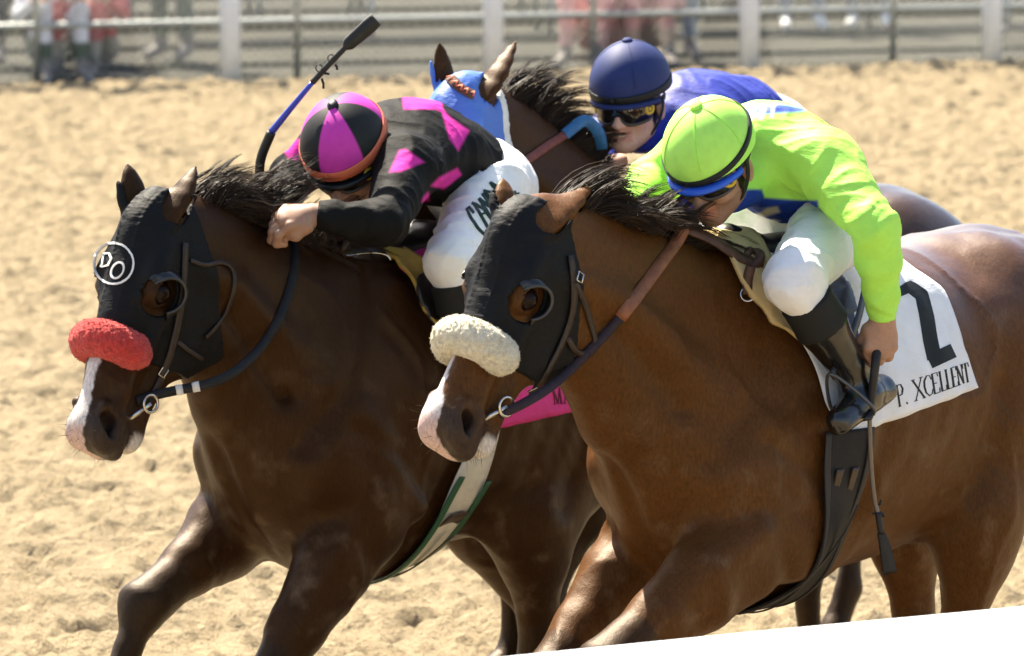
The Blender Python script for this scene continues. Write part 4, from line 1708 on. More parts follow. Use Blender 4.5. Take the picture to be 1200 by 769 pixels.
# jockey of the dark horse: black silks with magenta diamonds
def diamonds_A(V, px, R):
    c = np.tile((.008, .008, .0078), (len(V), 1))
    pink = (.62, .035, .33)
    polys = [[(516, 125), (528, 138), (550, 153), (537, 177), (527, 163)],
             [(473, 128), (470, 104), (495, 106), (516, 112), (520, 132), (510, 128)],
             [(468, 176), (476, 175), (497, 190), (470, 201), (456, 202)],
             [(536, 197), (541, 205), (520, 222), (505, 218), (515, 208)],
             [(497, 230), (502, 225), (503, 236), (494, 237)],
             [(330, 172), (350, 163), (352, 188), (338, 186)],
             [(425, 101), (455, 99), (470, 103), (440, 108)]]
    for p in polys:
        c = mixc(c, pink, soft(px, p))
    # the same lozenges on the far side, mirrored across the spine
    return c


HA_TURN = -.35


def helm_A(u, v):
    k = int(((u + math.pi / 6 + HA_TURN) % (2 * math.pi)) / (math.pi / 3))
    return (.60, .045, .40) if k % 2 == 0 else (.013, .013, .014)


silk_black = cloth_mat('silks_black_pink', (0, 0, 0), vcol=True, rough=.7, spec=.1, sheen=0.0, fold=(60, .25, .006))
white_breech = cloth_mat('white_breeches', (.80, .80, .80), rough=.6, spec=.3, fold=(45, .2, .006))
pink_mat = cloth_mat('pink_fabric', (.60, .045, .35))
orange_band = material('orange_band', (.70, .16, .08), .5, .3, bump=(400, .2, .001))
black_peak = material('black_peak', (.010, .010, .010), .4, .4)
gv = FA.vec
JKA = dict(label='jockey crouched low in black and pink silks with a black and magenta helmet',
           head=FA.P(408, 180, .02), crown=gv(-.22, .80, .50), face=gv(-.30, -.50, .80),
           chest=FA.P(488, 178, .0), waist=FA.P(530, 188, 0), pelvis=FA.P(560, 214, 0),
           shL=FA.P(478, 196, .17), shR=FA.P(395, 172, -.17), elL=FA.P(452, 262, .30), elR=FA.P(345, 205, -.27),
           wrL=FA.P(368, 252, .17), wrR=FA.P(326, 244, -.10),
           hipL=FA.P(572, 226, .11), hipR=FA.P(525, 222, -.11), knL=FA.P(528, 308, .27), knR=FA.P(440, 285, -.26),
           anL=FA.P(560, 435, .30), anR=FA.P(480, 400, -.29), toL=FA.P(535, 462, .31), toR=FA.P(460, 425, -.30),
           handL=(gv(-.85, -.05, .25), gv(-.1, .75, .6), gv(.3, .2, .9), 1.05),
           handR=(gv(-.6, .3, .1), gv(-.1, .5, .6), gv(.2, .9, .3), 1.0),
           skin=(.36, .20, .13), silk_col=diamonds_A, silk_mat=silk_black, breech_mat=white_breech, helm_col=helm_A,
           band=(-.012, .030, .030), band_mat=orange_band, peak_z=-.034, peak_len=.05, button_mat=black_peak, peak_mat=black_peak, seat=1.0)
RA = build_jockey(FA, JKA)


# jockey of the bay: lime silks with a blue yoke
def silk_B(V, px, R):
    c = np.tile((.44, .87, .12), (len(V), 1))
    g = R['g']
    blue = (.012, .045, .33)
    q = V - g['chest']
    front = q @ R['up']
    along = q @ nrm(g['pelvis'] - g['chest'])
    c = mixc(c, blue, soft(px, [(868, 232), (875, 222), (893, 222), (896, 232), (940, 235), (958, 235), (960, 246), (948, 258), (922, 270), (880, 264), (850, 254), (840, 240)]))
    c = mixc(c, (.05, .10, .55), soft(px, [(866, 131), (880, 126), (915, 122), (948, 128), (940, 131), (905, 133), (870, 137)]))
    for p in ([(881, 127), (885, 127), (882, 140), (878, 140)], [(893, 124), (898, 124), (894, 140), (889, 140)], [(905, 122), (909, 122), (906, 138), (902, 138)]):
        c = mixc(c, (.75, .75, .72), soft(px, p))
    for p in ([(868, 249), (880, 251), (891, 250), (899, 244), (911, 242), (914, 249), (900, 253), (889, 257), (896, 262), (907, 257), (914, 259), (902, 265), (890, 264), (876, 257)],):
        c = mixc(c, (.62, .58, .50), soft(px, p))
    return c


def helm_B(u, v):
    return (.46, .88, .14)


lime = cloth_mat('silks_lime_blue', (0, 0, 0), vcol=True, rough=.62, spec=.25, fold=(55, .22, .006))
lime_plain = cloth_mat('lime_fabric', (.44, .87, .12))
blue_peak = material('blue_peak', (.03, .12, .65), .45, .4)
gv = FB.vec
JKB = dict(label='jockey in lime green silks and lime helmet riding the bay horse',
           head=FB.P(836, 187, .05), hs=.96, crown=gv(-.28, .84, .45), face=gv(-.45, -.42, .75),
           chest=FB.P(915, 190, .02), waist=FB.P(938, 207, 0), pelvis=FB.P(960, 238, 0),
           shL=FB.P(965, 192, .19), shR=FB.P(825, 175, -.17), elL=FB.P(1026, 268, .40), elR=FB.P(765, 212, -.28),
           wrL=FB.P(1034, 375, .36), wrR=FB.P(722, 262, -.12),
           hipL=FB.P(980, 260, .12), hipR=FB.P(915, 242, -.12), knL=FB.P(930, 328, .27), knR=FB.P(845, 285, -.26),
           anL=FB.P(1010, 456, .315), anR=FB.P(905, 420, -.31), toL=FB.P(984, 493, .345), toR=FB.P(890, 450, -.32),
           handL=(gv(-.05, -.95, .15), gv(.25, .25, .9), gv(-1, -.1, .2), 1.0),
           handR=(gv(-.6, -.3, .1), gv(-.1, .8, .4), gv(.2, .6, .6), 1.0),
           skin=(.42, .23, .145), silk_col=silk_B, silk_mat=lime, breech_mat=white_breech, helm_col=helm_B, stubble=.55, seams=6,
           peak_len=.10, band=(-.018, .045, .016), band_mat=band_dark, button_mat=lime_plain, peak_mat=blue_peak, peak_z=-.026)
RB = build_jockey(FB, JKB)


def silk_C(V, px, R):
    return np.tile((.016, .030, .30), (len(V), 1))


def helm_C(u, v):
    return (.022, .035, .13)


blue_silk = cloth_mat('silks_blue', (0, 0, 0), vcol=True, rough=.55, spec=.35, fold=(50, .2, .006))
navy_plain = cloth_mat('navy_fabric', (.022, .035, .13))
gv = FC.vec
JKC = dict(label='smiling jockey in royal blue silks and navy helmet, behind the others',
           head=FC.P(740, 114, .04), crown=gv(-.08, .97, .16), face=gv(-.36, -.22, .90),
           chest=FC.P(815, 140, .0), waist=FC.P(862, 134, 0), pelvis=FC.P(893, 158, 0),
           shL=FC.P(838, 165, .18), shR=FC.P(755, 138, -.17), elL=FC.P(830, 230, .30), elR=FC.P(690, 165, -.26),
           wrL=FC.P(775, 232, .18), wrR=FC.P(715, 195, -.10),
           hipL=FC.P(900, 178, .12), hipR=FC.P(850, 168, -.12), knL=FC.P(850, 250, .27), knR=FC.P(770, 220, -.26),
           anL=FC.P(900, 360, .30), anR=FC.P(830, 330, -.29), toL=FC.P(878, 385, .31), toR=FC.P(810, 350, -.30),
           handL=(gv(-.85, -.3, .25), gv(-.1, .75, .6), gv(.3, .2, .9), 1.0),
           handR=(gv(-.6, -.3, .1), gv(-.1, .8, .4), gv(.2, .6, .6), 1.0),
           skin=(.62, .37, .27), silk_col=silk_C, silk_mat=blue_silk, breech_mat=white_breech, helm_col=helm_C, smile=.011, seams=4, peak_len=.05, h=.0040, hc=.0065,
           band=(-.020, .010, .022), band_mat=band_dark, button_mat=navy_plain, peak_mat=navy_plain, gog_z=-.010, gog_s=1.2, peak_z=-.026)
RC = build_jockey(FC, JKC)
# ------------------------------------------------------------------ tack
hood_black = cloth_mat('hood_black_nylon', (.0055, .0055, .0058), rough=.62, spec=.18, sheen=0.0, weave=600, fold=(55, .3, .005))
hood_blue = cloth_mat('hood_blue_nylon', (.08, .18, .56), rough=.5, spec=.35, sheen=0.0, weave=600, fold=(26, .35, .008))
cup_mat = material('blinker_cup', (.012, .012, .013), .28, .5, noise=(30, .3), bump=(20, .1, .004))
cup_edge = material('blinker_cup_edge', (.035, .033, .032), .35, .5)
rein_brown = material('rein_brown_leather', (.085, .038, .022), .5, .4, noise=(60, .3), bump=(120, .2, .002))
brown_strap = material('bridle_leather', (.030, .018, .012), .5, .4, noise=(60, .3), bump=(120, .2, .002))
black_strap = material('rein_rubber', (.010, .010, .011), .6, .35, noise=(60, .3), bump=(200, .4, .002))
tan_strap = material('rein_tan_leather', (.24, .09, .04), .5, .35, noise=(60, .25), bump=(150, .35, .002))
purple_strap = material('rein_dark_grip', (.030, .020, .028), .65, .25, noise=(90, .3), bump=(250, .4, .002))
red_strap = material('rein_red_leather', (.20, .055, .04), .55, .35, noise=(60, .25), bump=(150, .3, .002))
blue_grip = material('rein_blue_grip', (.04, .16, .36), .5, .35, noise=(60, .2), bump=(150, .3, .002))
white_tape = material('white_tape', (.75, .74, .70), .6, .3, noise=(50, .1))
steel = material('bit_steel', (.55, .53, .50), .25, .5, metal=1.0, noise=(40, .15))
fleece_red = material('fleece_red', (.62, .045, .035), .9, .15, noise=(90, .25), bump=[(320, .9, .006), (130, .6, .008)], sheen=.3)
fleece_cream = material('fleece_cream', (.78, .71, .53), .9, .15, noise=(90, .18), bump=[(320, .9, .006), (130, .6, .008)], sheen=.3)
yellow_pad = cloth_mat('chamois_yellow', (.55, .36, .08), rough=.8, fold=(30, .4, .010))
cream_pad = cloth_mat('chamois_cream', (.60, .44, .20), rough=.8, fold=(30, .4, .010))
cloth_white = cloth_mat('saddle_cloth_white', (.80, .80, .80), rough=.7, fold=(16, .25, .015))
cloth_pink = cloth_mat('saddle_cloth_pink', (.66, .05, .26), rough=.7, fold=(22, .3, .012))
ink_black = material('ink_black', (.012, .014, .012), .6, .3)
ink_green = material('ink_dark_green', (.010, .030, .022), .6, .3)
ink_red = material('ink_dark_red', (.10, .005, .02), .6, .3)
ink_white = material('ink_white', (.78, .78, .76), .6, .3)
saddle_mat = material('saddle_leather', (.016, .012, .010), .35, .5, noise=(40, .3), bump=(90, .2, .002))
girth_dark = material('girth_webbing', (.016, .014, .013), .7, .3, noise=(60, .2), bump=(300, .4, .002))
girth_edge = material('girth_edging', (.028, .025, .023), .6, .35, bump=(200, .3, .002))
girth_white = material('girth_elastic_white', (.62, .60, .52), .75, .25, noise=(25, .12), bump=(300, .4, .002))
girth_green = material('girth_edging_green', (.03, .10, .05), .6, .3, bump=(200, .3, .002))
brown_leather = material('girth_leather_brown', (.045, .022, .012), .45, .45, noise=(50, .3), bump=(120, .2, .002))


def hood(key, name_lab, mat, u_end=.36, cups=True, seed=0, edge=None):
    Hh = HORSES[key]
    S, hf, fr = Hh['S'], Hh['hf'], Hh['fr']
    ears = [(hf.p(.0, -.055, .062 * q), np.asarray(t_, float)) for q, t_ in zip((1, -1), Hh['J']['ears'])]
    p1, p2 = np.array([-.045, -.105]), np.array([.30, -.34])
    dn = (p2 - p1) / np.linalg.norm(p2 - p1)
    nr = np.array([dn[1], -dn[0]])
    if nr[0] > 0:
        nr = -nr

    def ev(P):
        q = hf.inv(np.asarray(P, float))
        d = S.ev(P) - .0065
        n = np.abs(vnoise(P, 16, 61 + seed))
        fz = (.0016 * (1 - n) ** 4 + .0010 * (1 - np.abs(vnoise(P, 34, 62 + seed))) ** 4) * np.exp(-(d / .02) ** 2)
        # gathered seams beside the middle of the face
        seam = np.exp(-((np.abs(q[:, 2]) - .030) / .004) ** 2) * .0022 * (q[:, 0] < .30)
        ruf = .0009 * np.sin(q[:, 0] * 420 + 6 * vnoise(P, 20, 77)) * np.exp(-((np.abs(q[:, 2]) - .030) / .012) ** 2)
        d = d - fz - seam - ruf
        d = np.maximum(d, (q[:, 0] - u_end) * hf.k)
        d = np.maximum(d, ((q[:, :2] - p1) @ nr) * hf.k)
        d = np.maximum(d, (-.055 - q[:, 0]) * hf.k)
        d = np.maximum(d, (np.hypot(q[:, 0] - .15, q[:, 1] + .10) - .262) * hf.k)
        for s in (-1, 1):
            c = np.array([.205, -.060, .10 * s])
            e = (q - c) / np.array([.056, .052, .07])
            d = np.maximum(d, (1 - np.sqrt((e * e).sum(1))) * .052)
        for b, t_ in ears:
            ax = t_ - b
            tt = np.clip(((P - b) @ ax) / (ax @ ax), 0, 1)
            d = np.maximum(d, .035 - np.linalg.norm(P - b - tt[:, None] * ax, axis=1))
        return d
    t = Thing('blinker_hood', name_lab, 'hood', fr, hf.p(.2, -.1, 0))
    c = hf.p(.16, -.12, 0)
    V0, F0 = polygonize(ev, c - .34, c + .34, .0045 if cups else .007)
    o = t.part('cloth', V0, F0, mat)
    if edge is not None:
        def ev_t(P):
            q = hf.inv(np.asarray(P, float))
            return np.maximum(ev(P) - .0018, (-((q[:, :2] - p1) @ nr) - .030) * hf.k)
        t.part('trim', *polygonize(ev_t, c - .34, c + .34, .006), edge)
    if cups:
        for s in (1, -1):
            cc = hf.p(.206, -.062, .082 * s)
            # rear half of a bowl standing out behind the eye
            V, Fc = [], []
            n1, n2 = 26, 8
            for i in range(n1 + 1):
                a = math.radians(-20) + math.radians(215) * i / n1 - math.radians(5)
                # a measured in the U,V plane from -U-ish towards -V
                du, dv = -math.cos(a - .75), -math.sin(a - .75)
                taper = math.sin(math.pi * min(max(i / n1, 0.04), .96)) ** .6
                for j in range(n2 + 1):
                    w = j / n2
                    rr = .060 + .006 * math.sin(w * 2.6)
                    out = .008 + w * .040 * taper
                    rr2 = rr * (1 - .30 * w * w)
                    V.append(cc + (np.array([du * rr2, dv * rr2, out * s])) * hf.k @ hf.A)
            m_ = n2 + 1
            for i in range(n1):
                for j in range(n2):
                    Fc.append((i * m_ + j, (i + 1) * m_ + j, (i + 1) * m_ + j + 1, i * m_ + j + 1))
            V = np.array(V)
            inner = cc + (V - cc) * .955
            nV = len(V)
            Fc2 = [tuple(x + nV for x in f[::-1]) for f in Fc]
            cup = t.part('eye_cup', np.concatenate([V, inner]), Fc + Fc2, cup_mat)
            rim = V[[i * m_ + n2 for i in range(n1 + 1)]]
            t.part('cup_rim', *tube(rim, .0042, 6), cup_edge, parent=cup)
    return t, Surf((V0, F0))


def letters_on(t, fr, ev, items, mat, off=.0025, name='lettering', step=2.0):
    """items: list of strokes [(px,py),...] with a width in px; laid on the surface where the photo shows them"""
    for k, (pts, wid) in enumerate(items):
        P = np.asarray(pts, float)
        out = [P[0]]
        for a, b in zip(P[:-1], P[1:]):
            n = max(1, int(np.linalg.norm(b - a) / step))
            out += [a + (b - a) * i / n for i in range(1, n + 1)]
        out = np.array(out)
        w = np.full(len(out), wid, float) if np.isscalar(wid) else np.interp(np.linspace(0, 1, len(out)), np.linspace(0, 1, len(wid)), wid)
        T = np.gradient(out, axis=0) if len(out) > 1 else np.array([[1, 0]])
        T = T / (np.linalg.norm(T, axis=1, keepdims=True) + 1e-9)
        Nn = np.stack([-T[:, 1], T[:, 0]], 1)
        n = len(out)
        m = max(2, int(np.max(w) / 3) + 1)
        L = np.concatenate([out + Nn * w[:, None] * (.5 - j / (m - 1)) for j in range(m)])
        H, N, _ = cam_hit(fr, ev, L)
        V = np.concatenate([H + N * off, H - N * .001])
        q0 = n * m
        Fc = []
        for j in range(m - 1):
            for i in range(n - 1):
                f = (j * n + i, j * n + i + 1, (j + 1) * n + i + 1, (j + 1) * n + i)
                Fc += [f, tuple(x + q0 for x in f[::-1])]
        e = (m - 1) * n
        Fc += [(i, q0 + i, q0 + i + 1, i + 1) for i in range(n - 1)] + [(e + i + 1, q0 + e + i + 1, q0 + e + i, e + i) for i in range(n - 1)]
        Fc += [(j * n, (j + 1) * n, q0 + (j + 1) * n, q0 + j * n) for j in range(m - 1)]
        Fc += [((j + 1) * n + n - 1, j * n + n - 1, q0 + j * n + n - 1, q0 + (j + 1) * n + n - 1) for j in range(m - 1)]
        t.part(name, V, Fc, mat, smooth=False)


def shadow_roll(key, label, mat, u0, tilt, r, ang=(-115, 115), sv=1.0):
    """fleece roll over the nose"""
    Hh = HORSES[key]
    hf, fr = Hh['hf'], Hh['fr']
    pts, rad = [], []
    for a in np.linspace(ang[0], ang[1], 22):
        x = math.radians(a)
        v, w = math.cos(x), math.sin(x)
        pts.append(hf.p(u0 + tilt * (1 - v), -.068 + v * (.062 + r * .45), w * (.062 + r * .40)))
        e = min(1, (ang[1] - abs(a)) / 22 + .72)
        rad.append(r * hf.k * e)
    S = Solid().chain(pts, rad, k=.01)

    def fz(P, d):
        return d - .0032 * np.abs(vnoise(P, 120, 5)) - .0020 * vnoise(P, 210, 6) - .0015 * vnoise(P, 40, 7)
    S.post.append(fz)
    V, Fc = polygonize(S.ev, *S.bounds(), .0035)
    t = Thing('shadow_roll', label, 'noseband', fr, hf.p(u0, 0, 0))
    fl_ = t.part('fleece', V, Fc, mat)
    rng = np.random.default_rng(3)
    ix = rng.integers(0, len(V), 3600)
    nn = grad(S.ev, V[ix])
    Vs, Qs = strands(V[ix] - nn * .001, nn + rng.normal(0, .55, nn.shape), rng.uniform(.0025, .0055, len(ix)), .0009, 2, .25, 0.0, (0, 0, 0), .3, 9)
    t.part('fibres', Vs, Qs, mat, parent=fl_)
    V, Fc = [], []
    P = [hf.p(u0 + .02, -.07 + math.cos(x) * .078, math.sin(x) * .074) for x in np.linspace(1.6, 4.68, 16)]
    t.part('strap', *strap(P, [(p - hf.p(u0 + .02, -.07, 0)) for p in P], .018, .004), brown_strap)
    return t


def on_surface(fr, ev, pix, off, n=5):
    H, N, _ = cam_hit(fr, ev, [tuple(p[:2]) for p in spline([(*q, 0) for q in pix], n)])
    # smooth the hits a little so that straps do not follow every wrinkle
    for _ in range(2):
        H[1:-1] = (H[:-2] + 2 * H[1:-1] + H[2:]) / 4
    return H + N * off, N


def ray_path(fr, ev, pix, d, n=5, off=.012):
    """photo path with distances d (None = lie on the solid)"""
    sp = spline([(*q, 0) for q in pix], n)
    dd = np.interp(np.linspace(0, len(pix) - 1, len(sp)), range(len(pix)), d)
    R = np.array([ray(p[0], p[1]) for p in sp])
    pts = np.array([fr.tol(CAM + r * q / r[1]) for r, q in zip(R, dd)])
    H, N, miss = cam_hit(fr, ev, [tuple(p[:2]) for p in sp])
    dh = (fr.tow(H) - CAM)[:, 1]
    lay = (dh - off < dd) & ~miss
    pts[lay] = H[lay] - (R[lay] @ fr.M.T) * off
    for _ in range(3):
        pts[1:-1] = (pts[:-2] + 2 * pts[1:-1] + pts[2:]) / 4
    return pts


def drape(ev, zc, xf, xb, ph, nx=24, off=.010, thick=.004, wave=0.0, seed=0):
    """cloth over the trunk: for each angle ph (0 = up, + = left side) from xf to xb"""
    ph = np.asarray(ph)
    O, Dv = [], []
    for i, a in enumerate(ph):
        for t_ in np.linspace(0, 1, nx):
            O.append((xf[i] + (xb[i] - xf[i]) * t_, 0, zc))
            Dv.append((0, math.sin(a), math.cos(a)))
    O, Dv = np.array(O), np.array(Dv)
    P = surf_points(ev, O, Dv, .46)
    P = P.reshape(len(ph), nx, 3)
    C0 = O.reshape(len(ph), nx, 3)
    r = np.linalg.norm(P - C0, axis=2)
    m_ = len(ph)
    med = np.array([np.median(r[max(0, i - 9):i + 10], axis=0) for i in range(m_)])
    r = np.minimum(r, med + .012)
    r = np.maximum(r, med - .004)
    for _ in range(3):
        rp = np.pad(r, ((3, 3), (0, 0)), 'edge')
        r = np.maximum(np.mean([rp[k:k + m_] for k in range(7)], axis=0), r - .003)
    P = C0 + Dv.reshape(len(ph), nx, 3) * r[..., None]
    for _ in range(6):
        P[1:-1, 1:-1] = (P[:-2, 1:-1] + P[2:, 1:-1] + P[1:-1, :-2] + P[1:-1, 2:] + 2 * P[1:-1, 1:-1]) / 6
    P = P.reshape(-1, 3)
    N = grid_normals(P, len(ph), nx, np.array([0, 0, zc]) + P * [1, 0, 0])
    w = wave * (fbm(P, 9, 2, seed) + .3 * vnoise(P, 30, seed + 3))
    T = P + N * (off + w)[:, None] if wave else P + N * off
    return T, N, thick, len(ph), nx


def shell(T, N, thick, a, b):
    T = np.asarray(T)
    V = np.concatenate([T + N * thick / 2, T - N * thick / 2])
    n = a * b
    Fc = []
    for i in range(a - 1):
        for j in range(b - 1):
            q = (i * b + j, i * b + j + 1, (i + 1) * b + j + 1, (i + 1) * b + j)
            Fc.append(q)
            Fc.append(tuple(x + n for x in q[::-1]))
    for i in range(a - 1):
        for j in (0, b - 1):
            x, y = i * b + j, (i + 1) * b + j
            Fc.append((x, y, y + n, x + n) if j == 0 else (y, x, x + n, y + n))
    for j in range(b - 1):
        for i in (0, a - 1):
            x, y = i * b + j, i * b + j + 1
            Fc.append((y, x, x + n, y + n) if i == 0 else (x, y, y + n, x + n))
    return V, Fc


def ang_of(P, zc):
    return np.arctan2(P[:, 1], P[:, 2] - zc)


def sides(fr, ev, zc, pix):
    H, _, _ = cam_hit(fr, ev, pix)
    return H[:, 0], ang_of(H, zc)


HOODS = {}
HOODS['A'] = hood('A', 'black blinker hood with a white circled monogram on the dark horse', hood_black)
HOODS['B'] = hood('B', 'plain black blinker hood on the bay horse nearest the rail', hood_black, seed=5)
HOODS['C'] = hood('C', 'blue hood on the head of the rear horse', hood_blue, cups=False, seed=9, edge=white_tape)

tC_, sfC = HOODS['C']
P, N = on_surface(FC, HORSES['C']['surf'] + sfC, [(528, 92), (536, 101), (546, 108), (555, 112)], .004)
tr_ = tC_.part('ear_patch', *strap(P, N, .030, .003), material('patch_brown', (.10, .05, .03), .7, .3))
for k in range(5):
    c_ = P[int(1 + k * (len(P) - 3) / 4)] + N[0] * .004
    d_ = nrm(P[-1] - P[0])
    u_ = np.cross(N[0], d_)
    tC_.part('zigzag', *strap([c_ - d_ * .008 - u_ * .008, c_ + u_ * .009, c_ + d_ * .008 - u_ * .008], N[0], .006, .002), orange_band, parent=tr_)

# monogram of the left hood: a circle with two letters
def ell_pts(cx, cy, rx, ry, rot=0, a0=0, a1=360, n=28):
    c, s = math.cos(math.radians(rot)), math.sin(math.radians(rot))
    return [(cx + c * rx * math.cos(t) - s * ry * math.sin(t), cy + s * rx * math.cos(t) + c * ry * math.sin(t)) for t in np.radians(np.linspace(a0, a1, n))]


tA, evA = HOODS['A']
letters_on(tA, FA, evA, [(ell_pts(133.5, 309, 23, 24), 2.3), (ell_pts(138, 317, 6.5, 10, 28), [1.6, 2.6, 1.6, 2.6, 1.6]),
                         ([(122, 297), (120, 310), (118, 313)], 1.8), ([(121, 298), (128, 297), (131, 303), (127, 311), (119, 313)], 1.8)], ink_white, name='monogram')

shadow_roll('A', 'red fleece noseband roll across the dark horse\'s nose', fleece_red, .345, .016, .040, (-116, 82))
shadow_roll('B', 'cream fleece noseband roll across the bay horse\'s nose', fleece_cream, .342, .018, .043, (-116, 92))


def with_hood(key):
    return HORSES[key]['surf'] + HOODS[key][1]


def ring_part(t, fr, c, n, R, r, name, mat, parent=None):
    return t.part(name, *torus(c, n, R, r), mat, parent=parent)


# bridles
def bridle(key, label, cheek, extra, bit, mat=brown_strap):
    Hh = HORSES[key]
    fr, hf = Hh['fr'], Hh['hf']
    ev = with_hood(key)
    H0 = [hf.p(.455, -.142, .078)]
    t = Thing('bridle', label, 'bridle', fr, H0[0])
    for nm, pix, w in [('cheek_strap', cheek, .019)] + extra:
        P, N = on_surface(fr, ev, pix, .005)
        t.part(nm, *strap(P, N, w, .0045), mat)
    bp = H0[0]
    ring_part(t, fr, bp, hf.A[2] * .9 + hf.A[1] * .15, .021, .0038, 'bit_ring', steel)
    t.part('bit', *tube([bp, hf.p(.50, -.115, .055), hf.p(.505, -.115, 0), hf.p(.50, -.115, -.055), hf.p(.485, -.115, -.075)], .0065, 8), steel)
    ring_part(t, fr, hf.p(.485, -.115, -.078), hf.A[2], .030, .0042, 'bit_ring', steel)
    # far cheek strap
    P = [hf.p(.02, -.12, -.10), hf.p(.15, -.15, -.098), hf.p(.30, -.15, -.085), hf.p(.47, -.115, -.074)]
    P = np.array(spline(P, 5))
    t.part('cheek_strap', *strap(P, [-hf.A[2]] * len(P), .018, .004), mat)
    for k, q in enumerate(extra[:0]):
        pass
    return t, bp


def buckle(t, fr, ev, px, py, ang, w=.022, h_=.016):
    H, N, _ = cam_hit(fr, ev, [(px, py)])
    n = N[0]
    a = ortho(n, fr.vec(math.cos(ang), math.sin(ang), 0))
    b = np.cross(n, a)
    c = H[0] + n * .011
    P = [c + a * x * w / 2 + b * y * h_ / 2 for x, y in ((-1, -1), (1, -1), (1, 1), (-1, 1), (-1, -1))]
    t.part('buckle', *tube(P, .0020, 6), steel)


tb, bitB = bridle('B', 'dark leather bridle with steel bit on the bay horse',
                  [(667, 300), (672, 345), (664, 385), (645, 425), (620, 468), (604, 478)],
                  [('throat_latch', [(672, 330), (683, 352), (690, 375), (697, 402), (690, 415), (672, 410), (664, 396)], .013),
                   ('jaw_strap', [(664, 395), (676, 412), (690, 412)], .011)], (594, 484))
evBh = with_hood('B')
buckle(tb, FB, evBh, 676, 326, .9)
buckle(tb, FB, evBh, 622, 452, .9)
ta, bitA = bridle('A', 'dark leather bridle with steel bit on the dark horse',
                  [(216, 285), (214, 330), (209, 370), (200, 410), (190, 440), (178, 462)],
                  [('throat_latch', [(222, 305), (240, 311), (258, 308), (272, 318), (272, 345), (258, 375), (240, 395)], .011),
                   ('jaw_strap', [(207, 400), (222, 412), (236, 420)], .011)], (168, 462))
evAh = with_hood('A')
buckle(ta, FA, evAh, 190, 436, .9)


# reins
def rein(label, fr, ev, segs, base):
    t = Thing('rein', label, 'rein', fr, base)
    for nm, pts, nor, w, mat in segs:
        t.part(nm, *strap(pts, nor, w, .005), mat)
    return t


toc = lambda fr, P: [nrm(fr.cam - p) for p in P]
SB, SA, SC = HORSES['B']['surf'], HORSES['A']['surf'], HORSES['C']['surf']
dB = (FB.tow(bitB) - CAM)[1]
pb = ray_path(FB, evBh, [(584, 486), (612, 474), (650, 450), (690, 412), (722, 378), (748, 345), (775, 308), (794, 282), (800, 268), (792, 261), (770, 262), (748, 266)],
              [dB, dB, dB + .05, 11.75, 11.80, 11.82, 11.82, 11.80, 11.80, 11.84, 11.88, 11.94], 6)
nB = toc(FB, pb)
rein('tan and dark leather rein from the bay horse\'s bit over its neck', FB, SB,
     [('rein_strap', pb[:26], nB[:26], .022, purple_strap), ('grip_strap', pb[25:], nB[25:], .030, tan_strap)], bitB)
pk = ray_path(FB, SB, [(798, 266), (815, 272), (838, 282), (862, 298), (880, 306), (890, 308)], [11.82, 11.84, 11.86, 11.88, 11.90, 11.92], 6)
t_ = rein('brown knotted end of the bay horse\'s reins by the rider\'s knee', FB, SB,
          [('rein_strap', pk, [nrm(x + np.array([0, 0, .8])) for x in toc(FB, pk)], .030, rein_brown)], pk[-1])
kc = FB.D(878, 306, 11.93)
for a in range(3):
    n = FB.vec(math.cos(a * 1.1), math.sin(a * 1.1), .5)
    t_.part('knot_loop', *torus(kc + FB.vec(.2, .1, .3) * .006 * a, n, .022, .012, 22, 8), rein_brown)
pe = ray_path(FB, SB, [(880, 312), (876, 328), (876, 345)], [11.86, 11.86, 11.86], 5)
t_.part('loose_end', *strap(pe, toc(FB, pe), .024, .005), rein_brown)
t_.part('buckle', *torus(pe[-1], FB.vec(.1, .2, 1), .016, .0025, 20, 6), steel)

dA = (FA.tow(bitA) - CAM)[1]
pa = ray_path(FA, evAh, [(160, 470), (186, 462), (215, 456), (245, 450), (275, 436), (305, 408), (328, 372), (342, 330), (345, 295), (338, 268)],
              [dA, dA + .02, dA + .06, 12.45, 12.5, 12.6, 12.7, 12.78, 12.82, 12.84], 6)
nA = toc(FA, pa)
tr = rein('black rein with two white bands hanging from the left jockey\'s fist', FA, SA, [('rein_strap', pa, nA, .024, black_strap)], bitA)
for i in (11, 15):
    q = pa[i - 1:i + 2] + np.array(nA[i - 1:i + 2]) * .0022
    q = np.array([q[1] + (q[0] - q[1]) * .8, q[1], q[1] + (q[2] - q[1]) * .8])
    tr.part('white_band', *strap(q, nA[i - 1:i + 2], .0255, .0062), white_tape)
pn = ray_path(FA, SA, [(335, 262), (318, 270), (306, 255), (303, 235), (310, 215)], [12.86, 12.95, 12.98, 13.0, 13.02], 6)
tr.part('neck_loop', *strap(pn, toc(FA, pn), .026, .005), black_strap)
pn = ray_path(FA, SA, [(352, 280), (370, 288), (385, 280), (398, 290), (405, 300), (430, 296), (452, 298), (458, 305)], [12.84, 12.88, 12.9, 12.92, 12.94, 12.95, 12.95, 12.95], 5)
tk = rein('knotted end of the dark horse\'s reins below the jockey\'s sleeve', FA, SA, [('rein_strap', pn[:21], toc(FA, pn[:21]), .018, brown_strap)], pn[12])
tk.part('cord', *tube(pn[18:], .003, 6), steel)
for a in range(3):
    tk.part('knot_loop', *torus(pn[14] + FA.vec(.5, .1, .5) * .008 * a, FA.vec(math.cos(a * 1.3), math.sin(a * 1.3), .4), .020, .009, 22, 8), brown_strap)

